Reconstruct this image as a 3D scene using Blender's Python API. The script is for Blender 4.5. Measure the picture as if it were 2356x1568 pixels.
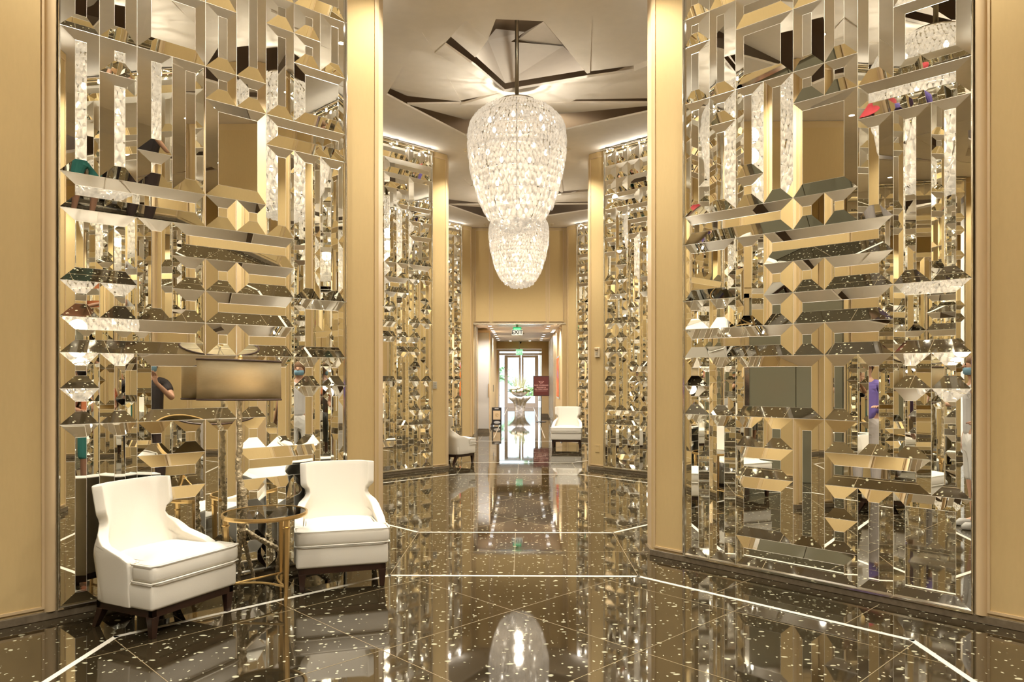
import bpy, bmesh, math, random
from mathutils import Vector, Matrix
from mathutils.geometry import tessellate_polygon

for o in list(bpy.data.objects):
    bpy.data.objects.remove(o, do_unlink=True)
SC = bpy.context.scene
COL = SC.collection
R2 = math.sqrt(0.5)
PI = math.pi

# ------------------------------------------------------------------ camera, world, exposure
cam_data = bpy.data.cameras.new('camera')
cam = bpy.data.objects.new('camera', cam_data)
COL.objects.link(cam)
cam.location = (0.06, 0.0, 1.5)
cam.rotation_euler = (PI / 2, 0, math.radians(0.75))
cam_data.sensor_width = 36.0
cam_data.lens = 36.0 * 1720 / 2356
cam_data.shift_x = 0.0
cam_data.shift_y = 81 / 2356
cam_data.clip_start = 0.05
cam_data.clip_end = 300
SC.camera = cam

SC.view_settings.view_transform = 'Standard'
SC.view_settings.look = 'None'
SC.view_settings.gamma = 1
SC.view_settings.use_curve_mapping = False
SC.view_settings.exposure = 1.30
cy = SC.cycles
cy.use_denoising = True
cy.use_adaptive_sampling = True
cy.adaptive_threshold = 0.1
cy.max_bounces = 9
cy.glossy_bounces = 7
cy.diffuse_bounces = 3
cy.transmission_bounces = 8
cy.transparent_max_bounces = 12
cy.caustics_reflective = False
cy.caustics_refractive = False
cy.sample_clamp_indirect = 6.0
cy.blur_glossy = 0.5

wd = bpy.data.worlds.new('daylight')
SC.world = wd
wd.use_nodes = True
bg = wd.node_tree.nodes['Background']
bg.inputs[0].default_value = (0.86, 0.93, 1.0, 1)
bg.inputs[1].default_value = 3.0

CHAND_W = 58.0      # watts per chandelier
RAIL_W = 0.9         # watts per rail bulb
DOWN_W = 84.0        # watts per recessed downlight
CORR_W = 3.2         # watts per corridor light
WARM = (1.0, 0.925, 0.80)

# ------------------------------------------------------------------ materials
def nmat(name):
    m = bpy.data.materials.new(name)
    m.use_nodes = True
    nt = m.node_tree
    return m, nt, nt.nodes, nt.links, nt.nodes['Principled BSDF']

def pmat(name, col, rough=0.5, metal=0.0, emit=None, estr=0.0, bump=None, ior=None, var=0.0, spec=None):
    m, nt, N, L, p = nmat(name)
    p.inputs['Base Color'].default_value = (*col, 1)
    p.inputs['Roughness'].default_value = rough
    p.inputs['Metallic'].default_value = metal
    if ior: p.inputs['IOR'].default_value = ior
    if spec is not None: p.inputs['Specular IOR Level'].default_value = spec
    if emit:
        p.inputs['Emission Color'].default_value = (*emit, 1)
        p.inputs['Emission Strength'].default_value = estr
    tc = None
    if bump or var:
        tc = N.new('ShaderNodeTexCoord')
        nz = N.new('ShaderNodeTexNoise')
        nz.inputs['Scale'].default_value = bump[0] if bump else 8
        nz.inputs['Detail'].default_value = 4
        L.new(tc.outputs['Object'], nz.inputs['Vector'])
        if bump:
            b = N.new('ShaderNodeBump')
            b.inputs['Strength'].default_value = bump[1]
            b.inputs['Distance'].default_value = bump[2] if len(bump) > 2 else 0.01
            L.new(nz.outputs['Fac'], b.inputs['Height'])
            L.new(b.outputs['Normal'], p.inputs['Normal'])
        if var:
            mx = N.new('ShaderNodeMix'); mx.data_type = 'RGBA'
            mx.inputs[6].default_value = (*[c * (1 - var) for c in col], 1)
            mx.inputs[7].default_value = (*[min(1, c * (1 + var)) for c in col], 1)
            L.new(nz.outputs['Fac'], mx.inputs[0])
            L.new(mx.outputs[2], p.inputs['Base Color'])
    return m

def weave_mat(name, col, rough=0.75, sx=60, sz=14, amt=0.08, bump=0.15):
    """woven wall cloth: fine streaks along the height"""
    m, nt, N, L, p = nmat(name)
    tc = N.new('ShaderNodeTexCoord'); mp = N.new('ShaderNodeMapping')
    mp.inputs['Scale'].default_value = (sx, sx, sz)
    L.new(tc.outputs['Object'], mp.inputs['Vector'])
    nz = N.new('ShaderNodeTexNoise'); nz.inputs['Scale'].default_value = 1.0; nz.inputs['Detail'].default_value = 5
    L.new(mp.outputs['Vector'], nz.inputs['Vector'])
    nz2 = N.new('ShaderNodeTexNoise'); nz2.inputs['Scale'].default_value = 0.9; nz2.inputs['Detail'].default_value = 2
    L.new(tc.outputs['Object'], nz2.inputs['Vector'])
    ad = N.new('ShaderNodeMath'); ad.operation = 'ADD'
    L.new(nz.outputs['Fac'], ad.inputs[0]); L.new(nz2.outputs['Fac'], ad.inputs[1])
    hf = N.new('ShaderNodeMath'); hf.operation = 'MULTIPLY'; hf.inputs[1].default_value = 0.5
    L.new(ad.outputs[0], hf.inputs[0])
    mx = N.new('ShaderNodeMix'); mx.data_type = 'RGBA'
    mx.inputs[6].default_value = (*[c * (1 - amt) for c in col], 1)
    mx.inputs[7].default_value = (*[min(1, c * (1 + amt)) for c in col], 1)
    L.new(hf.outputs[0], mx.inputs[0]); L.new(mx.outputs[2], p.inputs['Base Color'])
    b = N.new('ShaderNodeBump'); b.inputs['Strength'].default_value = bump; b.inputs['Distance'].default_value = 0.002
    L.new(nz.outputs['Fac'], b.inputs['Height']); L.new(b.outputs['Normal'], p.inputs['Normal'])
    p.inputs['Roughness'].default_value = rough
    p.inputs['Specular IOR Level'].default_value = 0.3
    return m

def floor_mat():
    m, nt, N, L, p = nmat('fossil marble')
    tc = N.new('ShaderNodeTexCoord')
    nz = N.new('ShaderNodeTexNoise'); nz.inputs['Scale'].default_value = 9; nz.inputs['Detail'].default_value = 3
    L.new(tc.outputs['Object'], nz.inputs['Vector'])
    mix = N.new('ShaderNodeVectorMath'); mix.operation = 'MULTIPLY_ADD'
    sub = N.new('ShaderNodeVectorMath'); sub.operation = 'SUBTRACT'; sub.inputs[1].default_value = (.5, .5, .5)
    L.new(nz.outputs['Color'], sub.inputs[0])
    L.new(sub.outputs[0], mix.inputs[0]); mix.inputs[1].default_value = (.05, .05, 0)
    L.new(tc.outputs['Object'], mix.inputs[2])
    def specks(scale, rmin, rmax, stretch):
        mp = N.new('ShaderNodeMapping'); mp.inputs['Scale'].default_value = stretch
        L.new(mix.outputs[0], mp.inputs['Vector'])
        v = N.new('ShaderNodeTexVoronoi'); v.voronoi_dimensions = '2D'; v.inputs['Scale'].default_value = scale
        L.new(mp.outputs[0], v.inputs['Vector'])
        sp = N.new('ShaderNodeSeparateColor'); L.new(v.outputs['Color'], sp.inputs[0])
        mr = N.new('ShaderNodeMapRange'); mr.inputs[1].default_value = 0.30; mr.inputs[2].default_value = 1.0
        mr.inputs[3].default_value = rmin; mr.inputs[4].default_value = rmax
        L.new(sp.outputs[0], mr.inputs[0])
        lt = N.new('ShaderNodeMath'); lt.operation = 'SUBTRACT'
        L.new(mr.outputs[0], lt.inputs[0]); L.new(v.outputs['Distance'], lt.inputs[1])
        ml = N.new('ShaderNodeMath'); ml.operation = 'MULTIPLY'; ml.inputs[1].default_value = 14; ml.use_clamp = True
        L.new(lt.outputs[0], ml.inputs[0])
        return ml
    a = specks(9.5, -0.06, 0.20, (1.0, 1.5, 1)); b = specks(18, -0.10, 0.21, (1.4, 1.0, 1))
    mxx = N.new('ShaderNodeMath'); mxx.operation = 'MAXIMUM'
    L.new(a.outputs[0], mxx.inputs[0]); L.new(b.outputs[0], mxx.inputs[1])
    c0 = N.new('ShaderNodeMix'); c0.data_type = 'RGBA'
    c0.inputs[6].default_value = (0.012, 0.009, 0.005, 1); c0.inputs[7].default_value = (0.050, 0.036, 0.018, 1)
    nb = N.new('ShaderNodeTexNoise'); nb.inputs['Scale'].default_value = 2.2; nb.inputs['Detail'].default_value = 6
    L.new(tc.outputs['Object'], nb.inputs['Vector']); L.new(nb.outputs['Fac'], c0.inputs[0])
    c1 = N.new('ShaderNodeMix'); c1.data_type = 'RGBA'
    L.new(mxx.outputs[0], c1.inputs[0]); L.new(c0.outputs[2], c1.inputs[6])
    c1.inputs[7].default_value = (0.56, 0.55, 0.39, 1)
    L.new(c1.outputs[2], p.inputs['Base Color'])
    p.inputs['Roughness'].default_value = 0.035
    p.inputs['IOR'].default_value = 2.6
    return m

def crystal_mat():
    m = bpy.data.materials.new('rock crystal'); m.use_nodes = True
    nt = m.node_tree; N = nt.nodes; L = nt.links
    for n in list(N): N.remove(n)
    out = N.new('ShaderNodeOutputMaterial')
    tr = N.new('ShaderNodeBsdfTransparent'); tr.inputs[0].default_value = (1, .97, .9, 1)
    tl = N.new('ShaderNodeBsdfTranslucent'); tl.inputs[0].default_value = (.155, .137, .115, 1)
    gl = N.new('ShaderNodeBsdfGlossy'); gl.inputs[0].default_value = (1, 1, 1, 1); gl.inputs['Roughness'].default_value = .15
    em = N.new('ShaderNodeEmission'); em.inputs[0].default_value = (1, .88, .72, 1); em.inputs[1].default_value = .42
    geo = N.new('ShaderNodeNewGeometry')
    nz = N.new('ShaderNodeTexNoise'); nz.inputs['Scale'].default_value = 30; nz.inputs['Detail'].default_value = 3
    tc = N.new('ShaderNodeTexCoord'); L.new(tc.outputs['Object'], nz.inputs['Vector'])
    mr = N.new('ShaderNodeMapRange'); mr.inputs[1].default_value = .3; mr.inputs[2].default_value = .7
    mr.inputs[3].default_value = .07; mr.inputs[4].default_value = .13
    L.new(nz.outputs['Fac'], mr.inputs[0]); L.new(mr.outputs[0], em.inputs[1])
    m1 = N.new('ShaderNodeMixShader'); m1.inputs[0].default_value = .44
    L.new(tl.outputs[0], m1.inputs[1]); L.new(tr.outputs[0], m1.inputs[2])
    m2 = N.new('ShaderNodeMixShader'); m2.inputs[0].default_value = .09
    L.new(m1.outputs[0], m2.inputs[1]); L.new(gl.outputs[0], m2.inputs[2])
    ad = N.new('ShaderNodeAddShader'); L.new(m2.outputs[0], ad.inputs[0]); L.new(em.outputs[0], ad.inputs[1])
    L.new(ad.outputs[0], out.inputs[0])
    try: m.cycles.emission_sampling = 'NONE'
    except Exception: pass
    return m

def clear_glass(name, tint=(.9, .95, .93), refl=1.6):
    m = bpy.data.materials.new(name); m.use_nodes = True
    nt = m.node_tree; N = nt.nodes; L = nt.links
    for n in list(N): N.remove(n)
    out = N.new('ShaderNodeOutputMaterial')
    tr = N.new('ShaderNodeBsdfTransparent'); tr.inputs[0].default_value = (*tint, 1)
    gl = N.new('ShaderNodeBsdfGlossy'); gl.inputs['Roughness'].default_value = 0.0
    fr = N.new('ShaderNodeFresnel'); fr.inputs[0].default_value = refl
    mx = N.new('ShaderNodeMixShader')
    L.new(fr.outputs[0], mx.inputs[0]); L.new(tr.outputs[0], mx.inputs[1]); L.new(gl.outputs[0], mx.inputs[2])
    L.new(mx.outputs[0], out.inputs[0])
    return m

def shade_mat():
    m, nt, N, L, p = nmat('lampshade linen')
    tc = N.new('ShaderNodeTexCoord'); mp = N.new('ShaderNodeMapping'); mp.inputs['Scale'].default_value = (40, 40, 140)
    L.new(tc.outputs['Object'], mp.inputs['Vector'])
    nz = N.new('ShaderNodeTexNoise'); nz.inputs['Scale'].default_value = 1; L.new(mp.outputs[0], nz.inputs['Vector'])
    mx = N.new('ShaderNodeMix'); mx.data_type = 'RGBA'
    mx.inputs[6].default_value = (.27, .23, .14, 1); mx.inputs[7].default_value = (.36, .31, .20, 1)
    L.new(nz.outputs['Fac'], mx.inputs[0]); L.new(mx.outputs[2], p.inputs['Base Color'])
    p.inputs['Roughness'].default_value = .8
    tl = N.new('ShaderNodeBsdfTranslucent'); tl.inputs[0].default_value = (.55, .44, .28, 1)
    ms = N.new('ShaderNodeMixShader'); ms.inputs[0].default_value = .4
    out = N['Material Output']
    L.new(p.outputs[0], ms.inputs[1]); L.new(tl.outputs[0], ms.inputs[2]); L.new(ms.outputs[0], out.inputs[0])
    return m

def emis(name, col, s):
    return pmat(name, (.8, .8, .8), .5, emit=col, estr=s)

M = {}
M['fabric'] = weave_mat('wall cloth', (.61, .45, .215))
M['wallpaint'] = pmat('wall lacquer', (.61, .455, .23), .45, var=.04)
M['trim'] = pmat('satin trim', (.64, .48, .28), .3)
M['goldbead'] = pmat('gilt bead', (.72, .55, .30), .25, metal=.8)
M['ceiling'] = pmat('ceiling plaster', (.86, .79, .69), .85, var=.05)
M['cavity'] = pmat('cavity shade tone', (.42, .31, .20), .8)  # dark tone stands for shade inside the ceiling well and gaps
M['mirror'] = pmat('silvered mirror', (.93, .925, .87), 0.0, metal=1.0)
M['ground'] = pmat('ground glass edge', (.93, .90, .80), .35, metal=.3)
M['chrome'] = pmat('polished chrome', (.88, .87, .84), .08, metal=1.0)
M['floor'] = floor_mat()
M['inlay'] = pmat('white marble inlay', (.93, .89, .78), .12)
M['grout'] = pmat('pale grout', (.30, .24, .14), .3)
M['darkstone'] = pmat('dark stone', (.17, .135, .09), .12, var=.4, bump=(30, .1))
M['crystal'] = crystal_mat()
M['bronze'] = pmat('aged bronze', (.20, .165, .11), .35, metal=.9)
M['bulb'] = emis('lit bulb', (1, .93, .8), 3.2)
M['lens'] = emis('lit lens', (1, .92, .78), 4)
M['whitelens'] = emis('lit white lens', (1, .97, .95), 2.2)
M['cream'] = weave_mat('cream upholstery', (.80, .755, .66), .7, 260, 260, .03, .2)
M['piping'] = pmat('cream piping', (.84, .80, .70), .6)
M['wood'] = pmat('espresso wood', (.030, .012, .007), .28, var=.3)
M['brass'] = pmat('antique brass', (.66, .46, .20), .30, metal=.9, var=.1)
M['glass'] = clear_glass('table glass', (.94, .96, .93), 2.5)
M['doorglass'] = clear_glass('door glass', (.93, .97, .97))
M['shade'] = shade_mat()
M['shadetrim'] = pmat('brown shade trim', (.045, .018, .008), .6)
M['branch'] = pmat('silvered branch', (.52, .43, .28), .42, metal=.55, var=.55, bump=(45, .9, .02))
M['doorframe'] = pmat('bronze anodised frame', (.50, .45, .41), .4, metal=.2)
M['corrceil'] = pmat('corridor ceiling paint', (.82, .77, .79), .5)
M['silver'] = pmat('brushed silver', (.72, .71, .70), .22, metal=1.0)
M['whitepanel'] = pmat('white lacquer', (.50, .49, .46), .18)
M['greendk'] = pmat('green sign housing', (.05, .30, .13), .4, emit=(.05, .8, .3), estr=.25)
M['green'] = emis('lit green', (.10, 1.0, .42), .45)
M['greenface'] = emis('lit green face', (.12, .85, .38), .32)
M['signcream'] = emis('lit cream face', (1, .95, .78), .36)
M['ink'] = pmat('dark ink', (.04, .05, .03), .6)
M['wine'] = pmat('wine sign board', (.105, .022, .016), .35)
M['winetext'] = pmat('pink lettering', (.66, .36, .29), .5)
M['black'] = pmat('black metal', (.015, .013, .015), .35)
M['plastic'] = pmat('cream plastic', (.78, .68, .50), .4)
M['paper'] = pmat('tan card', (.62, .47, .27), .7)
M['greyplate'] = pmat('grey plaque', (.50, .45, .35), .4)
M['greydoor'] = pmat('grey glass door', (.20, .19, .13), .12)
M['steelpot'] = pmat('hammered silver', (.78, .81, .90), .25, metal=.12, var=.55, bump=(9, 1.0, .05))
M['petal'] = pmat('cream petals', (.80, .74, .58), .6)
M['leaf'] = pmat('green leaf', (.16, .26, .07), .5, var=.3)
M['frond'] = pmat('palm frond', (.25, .42, .22), .5, var=.3)
M['bark'] = pmat('palm bark', (.28, .24, .2), .8, bump=(20, .6))
M['paving'] = pmat('pale paving', (.34, .335, .33), .7, var=.08)
M['farwall'] = pmat('pale render', (.36, .37, .40), .8)

# ------------------------------------------------------------------ mesh helpers
class MB:
    def __init__(s): s.v = []; s.f = []; s.m = []; s.mi = 0
    def add(s, verts, faces):
        o = len(s.v); s.v += [tuple(v) for v in verts]
        for f in faces: s.f.append([i + o for i in f]); s.m.append(s.mi)
    def quad(s, a, b, c, d): s.add([a, b, c, d], [(0, 1, 2, 3)])
    def box(s, x0, x1, y0, y1, z0, z1, T=None):
        P = [(x, y, z) for z in (z0, z1) for y in (y0, y1) for x in (x0, x1)]
        if T: P = [T(*p) for p in P]
        s.add(P, [(0, 2, 3, 1), (4, 5, 7, 6), (0, 1, 5, 4), (2, 6, 7, 3), (0, 4, 6, 2), (1, 3, 7, 5)])
    def tube(s, pts, rad, n=10, caps=True):
        pts = [Vector(p) for p in pts]
        k = len(pts); rad = rad if hasattr(rad, '__len__') else [rad] * k
        up = Vector((0, 0, 1)); rings = []
        t0 = (pts[1] - pts[0]).normalized()
        nrm = t0.orthogonal().normalized()
        for i in range(k):
            t = (pts[min(i + 1, k - 1)] - pts[max(i - 1, 0)]).normalized()
            nrm = (nrm - t * nrm.dot(t)).normalized()
            b = t.cross(nrm)
            rings.append([pts[i] + (nrm * math.cos(2 * PI * j / n) + b * math.sin(2 * PI * j / n)) * rad[i] for j in range(n)])
        V = [p for r in rings for p in r]; F = []
        for i in range(k - 1):
            for j in range(n):
                a = i * n + j; b2 = i * n + (j + 1) % n
                F.append((a, b2, b2 + n, a + n))
        if caps:
            F.append(tuple(range(n - 1, -1, -1))); F.append(tuple((k - 1) * n + j for j in range(n)))
        s.add(V, F)
    def ring(s, pts, r, n=8):
        """closed tube"""
        pts = [Vector(p) for p in pts]; k = len(pts); V = []
        for i in range(k):
            t = (pts[(i + 1) % k] - pts[i - 1]).normalized()
            ref = Vector((0, 0, 1)) if abs(t.z) < .9 else Vector((1, 0, 0))
            b = t.cross(ref).normalized(); c = b.cross(t)
            V += [pts[i] + (b * math.cos(2 * PI * j / n) + c * math.sin(2 * PI * j / n)) * r for j in range(n)]
        F = []
        for i in range(k):
            for j in range(n):
                F.append((i * n + j, i * n + (j + 1) % n, ((i + 1) % k) * n + (j + 1) % n, ((i + 1) % k) * n + j))
        s.add(V, F)
    def lathe(s, prof, n=24, c=(0, 0, 0), sx=1, sy=1, close=True):
        V = []; F = []; k = len(prof)
        for r, z in prof:
            for j in range(n):
                a = 2 * PI * j / n
                V.append((c[0] + r * sx * math.cos(a), c[1] + r * sy * math.sin(a), c[2] + z))
        for i in range(k - 1):
            for j in range(n):
                F.append((i * n + j, i * n + (j + 1) % n, (i + 1) * n + (j + 1) % n, (i + 1) * n + j))
        if close:
            F.append(tuple(range(n - 1, -1, -1))); F.append(tuple((k - 1) * n + j for j in range(n)))
        s.add(V, F)
    def build(s, name, mat, parent=None, smooth=False, loc=None, weld=False, bevel=0, subsurf=0, fixn=True):
        me = bpy.data.meshes.new(name)
        me.from_pydata(s.v, [], s.f)
        mats = mat if isinstance(mat, (list, tuple)) else [mat]
        for m in mats: me.materials.append(m)
        if len(mats) > 1:
            for p, i in zip(me.polygons, s.m): p.material_index = i
        bm = bmesh.new(); bm.from_mesh(me)
        if weld: bmesh.ops.remove_doubles(bm, verts=bm.verts, dist=1e-5)
        if fixn: bmesh.ops.recalc_face_normals(bm, faces=bm.faces)
        bm.to_mesh(me); bm.free()
        if smooth:
            for p in me.polygons: p.use_smooth = True
        o = bpy.data.objects.new(name, me); COL.objects.link(o)
        if parent: o.parent = parent
        if loc: o.location = loc
        if bevel:
            md = o.modifiers.new('bevel', 'BEVEL'); md.width = bevel; md.segments = 3; md.limit_method = 'ANGLE'; md.angle_limit = .6
        if subsurf:
            md = o.modifiers.new('sub', 'SUBSURF'); md.levels = subsurf; md.render_levels = subsurf
        return o

def thing(name, label, cat, loc=(0, 0, 0), rz=0, group=None):
    o = bpy.data.objects.new(name, None); COL.objects.link(o)
    o.empty_display_size = .1
    o.location = loc; o.rotation_euler = (0, 0, rz)
    return tag(o, label, cat, group)
def tag(o, label, cat, group=None):
    o['label'] = label; o['category'] = cat
    if group: o['group'] = group
    return o
def struct(o):
    o['kind'] = 'structure'; return o
def lamp(name, kind, loc, power, color=WARM, size=.1, rot=(0, 0, 0), parent=None, **kw):
    d = bpy.data.lights.new(name, kind); d.energy = power; d.color = color
    if kind in ('POINT', 'SPOT'): d.shadow_soft_size = size
    if kind == 'AREA': d.shape = kw.get('shape', 'DISK'); d.size = size
    if kind == 'SPOT': d.spot_size = kw.get('angle', 2.2); d.spot_blend = .6
    o = bpy.data.objects.new(name, d); COL.objects.link(o); o.location = loc; o.rotation_euler = rot
    if parent: o.parent = parent
    return o
def dup(root, loc, rz, label=None, group=None):
    def cp(o, par):
        c = o.copy(); COL.objects.link(c)
        if par: c.parent = par
        for ch in list(o.children): cp(ch, c)
        return c
    r = cp(root, None); r.location = loc; r.rotation_euler = (0, 0, rz)
    if label: r['label'] = label
    if group: r['group'] = group
    return r

# ------------------------------------------------------------------ plan of the hall
HX = 1.15           # half width of the openings between the bays
HY = 2.82            # bay centre to pier corner
SX = 3.2            # side walls
YC = {'Z': -2.36, 'A': 3.48, 'B': 9.32, 'C': 15.16}
WALL_L = (SX - HX) / R2
ZT = 5.06
ZC = 5.10
END_Y = 18.08

# ---- floor
f = MB(); f.box(-3.6, 3.6, -6.2, END_Y + .1, -.1, 0); f.box(-3.6, 3.6, END_Y + .1, 36.2, -.1, 0)
struct(f.build('floor', M['floor'], weld=False))

def strip(mb, a, b, w, z=.0012, ext=0):
    a = Vector((*a, 0)); b = Vector((*b, 0)); d = (b - a).normalized(); n = Vector((-d.y, d.x, 0)) * (w / 2)
    a = a - d * ext; b = b + d * ext
    V = [a + n, a - n, b - n, b + n]
    mb.add([(v.x, v.y, -.004) for v in V] + [(v.x, v.y, z) for v in V],
           [(4, 5, 6, 7), (0, 1, 5, 4), (1, 2, 6, 5), (2, 3, 7, 6), (3, 0, 4, 7)])
tn = 0
for k, yc in YC.items():
    yi = yc
    hs, hd, hw, cc = .935, 2.14, 2.28, 1.34
    pts = [(-hs, yi + hd), (hs, yi + hd), (hw, yi + hd - cc), (hw, yi - hd + cc), (hs, yi - hd), (-hs, yi - hd), (-hw, yi - hd + cc), (-hw, yi + hd - cc)]
    mb = MB()
    for i in range(8): strip(mb, pts[i], pts[(i + 1) % 8], .034, ext=.012)
    tn += 1
    struct(mb.build('trim_%d' % tn, M['inlay']))
    g = MB()
    # diagonal stone joints inside the octagon
    def clip(c, sgn):
        # line y = yi + c + sgn*x inside octagon -> param x
        xs = []
        t = [-hw + i * (2 * hw) / 400 for i in range(401)]
        inside = [x for x in t if abs(c + sgn * x) < hd and abs(x) + abs(c + sgn * x) < hs + hd]
        return (inside[0], inside[-1]) if inside else None
    for j in range(-2, 3):
        c = -.1 + j * 1.41
        for sgn in (1, -1):
            r = clip(c, sgn)
            if r: strip(g, (r[0], yi + c + sgn * r[0]), (r[1], yi + c + sgn * r[1]), .0045, .0008)
    # joints in the border and the threshold
    yt = yc + HY + .1
    strip(g, (-HX, yt), (HX, yt), .0045, .0008); strip(g, (0, yi + hd), (0, yi + hd + 1.56), .0045, .0008)
    strip(g, (-hs, yi + hd), (-hs, yi + hd + 1.56), .0045, .0008); strip(g, (hs, yi + hd), (hs, yi + hd + 1.56), .0045, .0008)
    for sx in (-1, 1):
        for sy in (-1, 1):
            for q in (.33, .8):
                ax = hs + (hw - hs) * q; ay = yi + sy * (hd - cc * q)
                strip(g, (sx * ax, ay), (sx * (ax + .4), ay + sy * .4), .0045, .0008)
        strip(g, (sx * hw, yi), (sx * SX, yi), .0045, .0008)
    tn += 1
    struct(g.build('trim_%d' % tn, M['grout']))
# corridor joints
g = MB()
for y in (20.4, 22.8, 25.2, 27.6): strip(g, (-1, y), (1, y), .01, .0008)
strip(g, (-.62, 18.1), (-.62, 36), .02, .0008); strip(g, (.62, 18.1), (.62, 36), .02, .0008)
tn += 1; struct(g.build('trim_%d' % tn, M['grout']))

# ---- mirror tile pattern (column, row, width, height) on 9 x 22 units
PAT_A = [
 (0,0,1,5),(1,0,1,5),(2,0,4,1),(6,0,1,3),(7,0,2,3),
 (2,1,2,2),(4,1,1,4),(5,1,1,1),(5,2,1,1),(2,3,2,1),(5,3,3,1),(8,3,1,3),
 (2,4,1,1),(3,4,1,1),(5,4,1,1),(6,4,1,3),(7,4,1,2),
 (0,5,1,1),(1,5,1,2),(2,5,3,2),(5,5,1,2),(0,6,1,1),(7,6,1,1),(8,6,1,1),
 (0,7,4,1),(4,7,1,1),(5,7,2,1),(7,7,2,2),
 (0,8,1,1),(1,8,1,1),(2,8,1,3),(3,8,1,1),(4,8,3,1),
 (0,9,2,2),(3,9,1,1),(4,9,1,1),(5,9,2,1),(7,9,1,5),(8,9,1,5),(3,10,4,1),
 (0,11,4,1),(4,11,1,1),(5,11,1,1),(6,11,1,3),
 (0,12,1,4),(1,12,1,3),(2,12,1,1),(3,12,1,4),(4,12,2,3),(2,13,1,3),(6,14,3,1),(1,15,1,1),
 (4,15,1,1),(5,15,1,1),(6,15,1,3),(7,15,2,2),
 (0,16,1,2),(1,16,1,3),(2,16,2,2),(4,16,1,2),(5,16,1,4),(7,17,1,1),(8,17,1,2),
 (0,18,1,1),(2,18,2,1),(4,18,1,1),(6,18,1,1),(7,18,1,1),
 (0,19,1,2),(1,19,1,2),(2,19,2,2),(4,19,1,2),(6,19,1,2),(7,19,2,1),(5,20,1,1),(7,20,1,1),(8,20,1,1),
 (0,21,3,1),(3,21,1,1),(4,21,2,1),(6,21,1,1),(7,21,2,1)]
def check(pat):
    g = {}
    for c, r, w, h in pat:
        for i in range(w):
            for j in range(h):
                if (c + i, r + j) in g: print('PATTERN overlap', (c, r, w, h), g[(c + i, r + j)])
                g[(c + i, r + j)] = (c, r, w, h)
    miss = [(c, r) for r in range(22) for c in range(9) if (c, r) not in g]
    if miss: print('PATTERN miss', miss)
    return miss
check(PAT_A)
def random_pat(seed, fixed=()):
    rnd = random.Random(seed); used = set(); pat = list(fixed)
    for c, r, w, h in fixed:
        for i in range(w):
            for j in range(h): used.add((c + i, r + j))
    sizes = [(1, 1)] * 6 + [(4, 1), (3, 1), (2, 1), (2, 1), (3, 1), (1, 3), (1, 4), (1, 5), (1, 2), (2, 2), (2, 2), (2, 3)]
    for r in range(22):
        for c in range(9):
            if (c, r) in used: continue
            for _ in range(12):
                w, h = rnd.choice(sizes)
                if c + w <= 9 and r + h <= 22 and all((c + i, r + j) not in used for i in range(w) for j in range(h)): break
            else: w = h = 1
            for i in range(w):
                for j in range(h): used.add((c + i, r + j))
            pat.append((c, r, w, h))
    return pat
PAT_B = random_pat(5, [(4,21,3,1),(7,21,1,1),(8,21,1,1),(5,20,4,1),(5,19,2,1),(7,18,2,2),(6,18,1,1),(5,14,1,5),(6,14,1,4),
                       (7,17,2,1),(7,16,1,1),(8,16,1,1),(7,14,2,2),(7,13,2,1),(5,13,1,1),(6,13,1,1),(0,0,1,3),(6,0,1,3),(7,0,1,3)])
PAT_C = random_pat(11)

S0, UU, VV, Z0, NCOL, NROW = .33, .2267, .2268, .062, 9, 22
def mirror_mesh(pat, flip, W):
    mb = MB(); n0 = .012; rise = .026; bev = .080; e = .0013; ch = .0018
    for c, r, w, h in pat:
        a0, a1 = c * UU, (c + w) * UU
        if flip: a0, a1 = NCOL * UU - a1, NCOL * UU - a0
        a0 += S0; a1 += S0; b0 = Z0 + r * VV; b1 = b0 + h * VV
        def rect(d, n): return [W(a0 + d, n, b0 + d), W(a1 - d, n, b0 + d), W(a1 - d, n, b1 - d), W(a0 + d, n, b1 - d)]
        lev = [rect(0, n0), rect(e, n0 + .0004), rect(bev, n0 + rise), rect(bev + ch, n0 + rise + .0006)]
        V = [p for q in lev for p in q]
        def band(k): return [(k * 4 + i, k * 4 + (i + 1) % 4, k * 4 + 4 + (i + 1) % 4, k * 4 + 4 + i) for i in range(4)]
        for k, mi in ((0, 1), (1, 0), (2, 1)):
            mb.mi = mi; o = len(mb.v)
            for q in band(k): mb.f.append([i + o for i in q]); mb.m.append(mi)
        mb.mi = 0; mb.f.append([12 + o, 13 + o, 14 + o, 15 + o]); mb.m.append(0)
        mb.v += [tuple(p) for p in V]
    return mb

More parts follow.
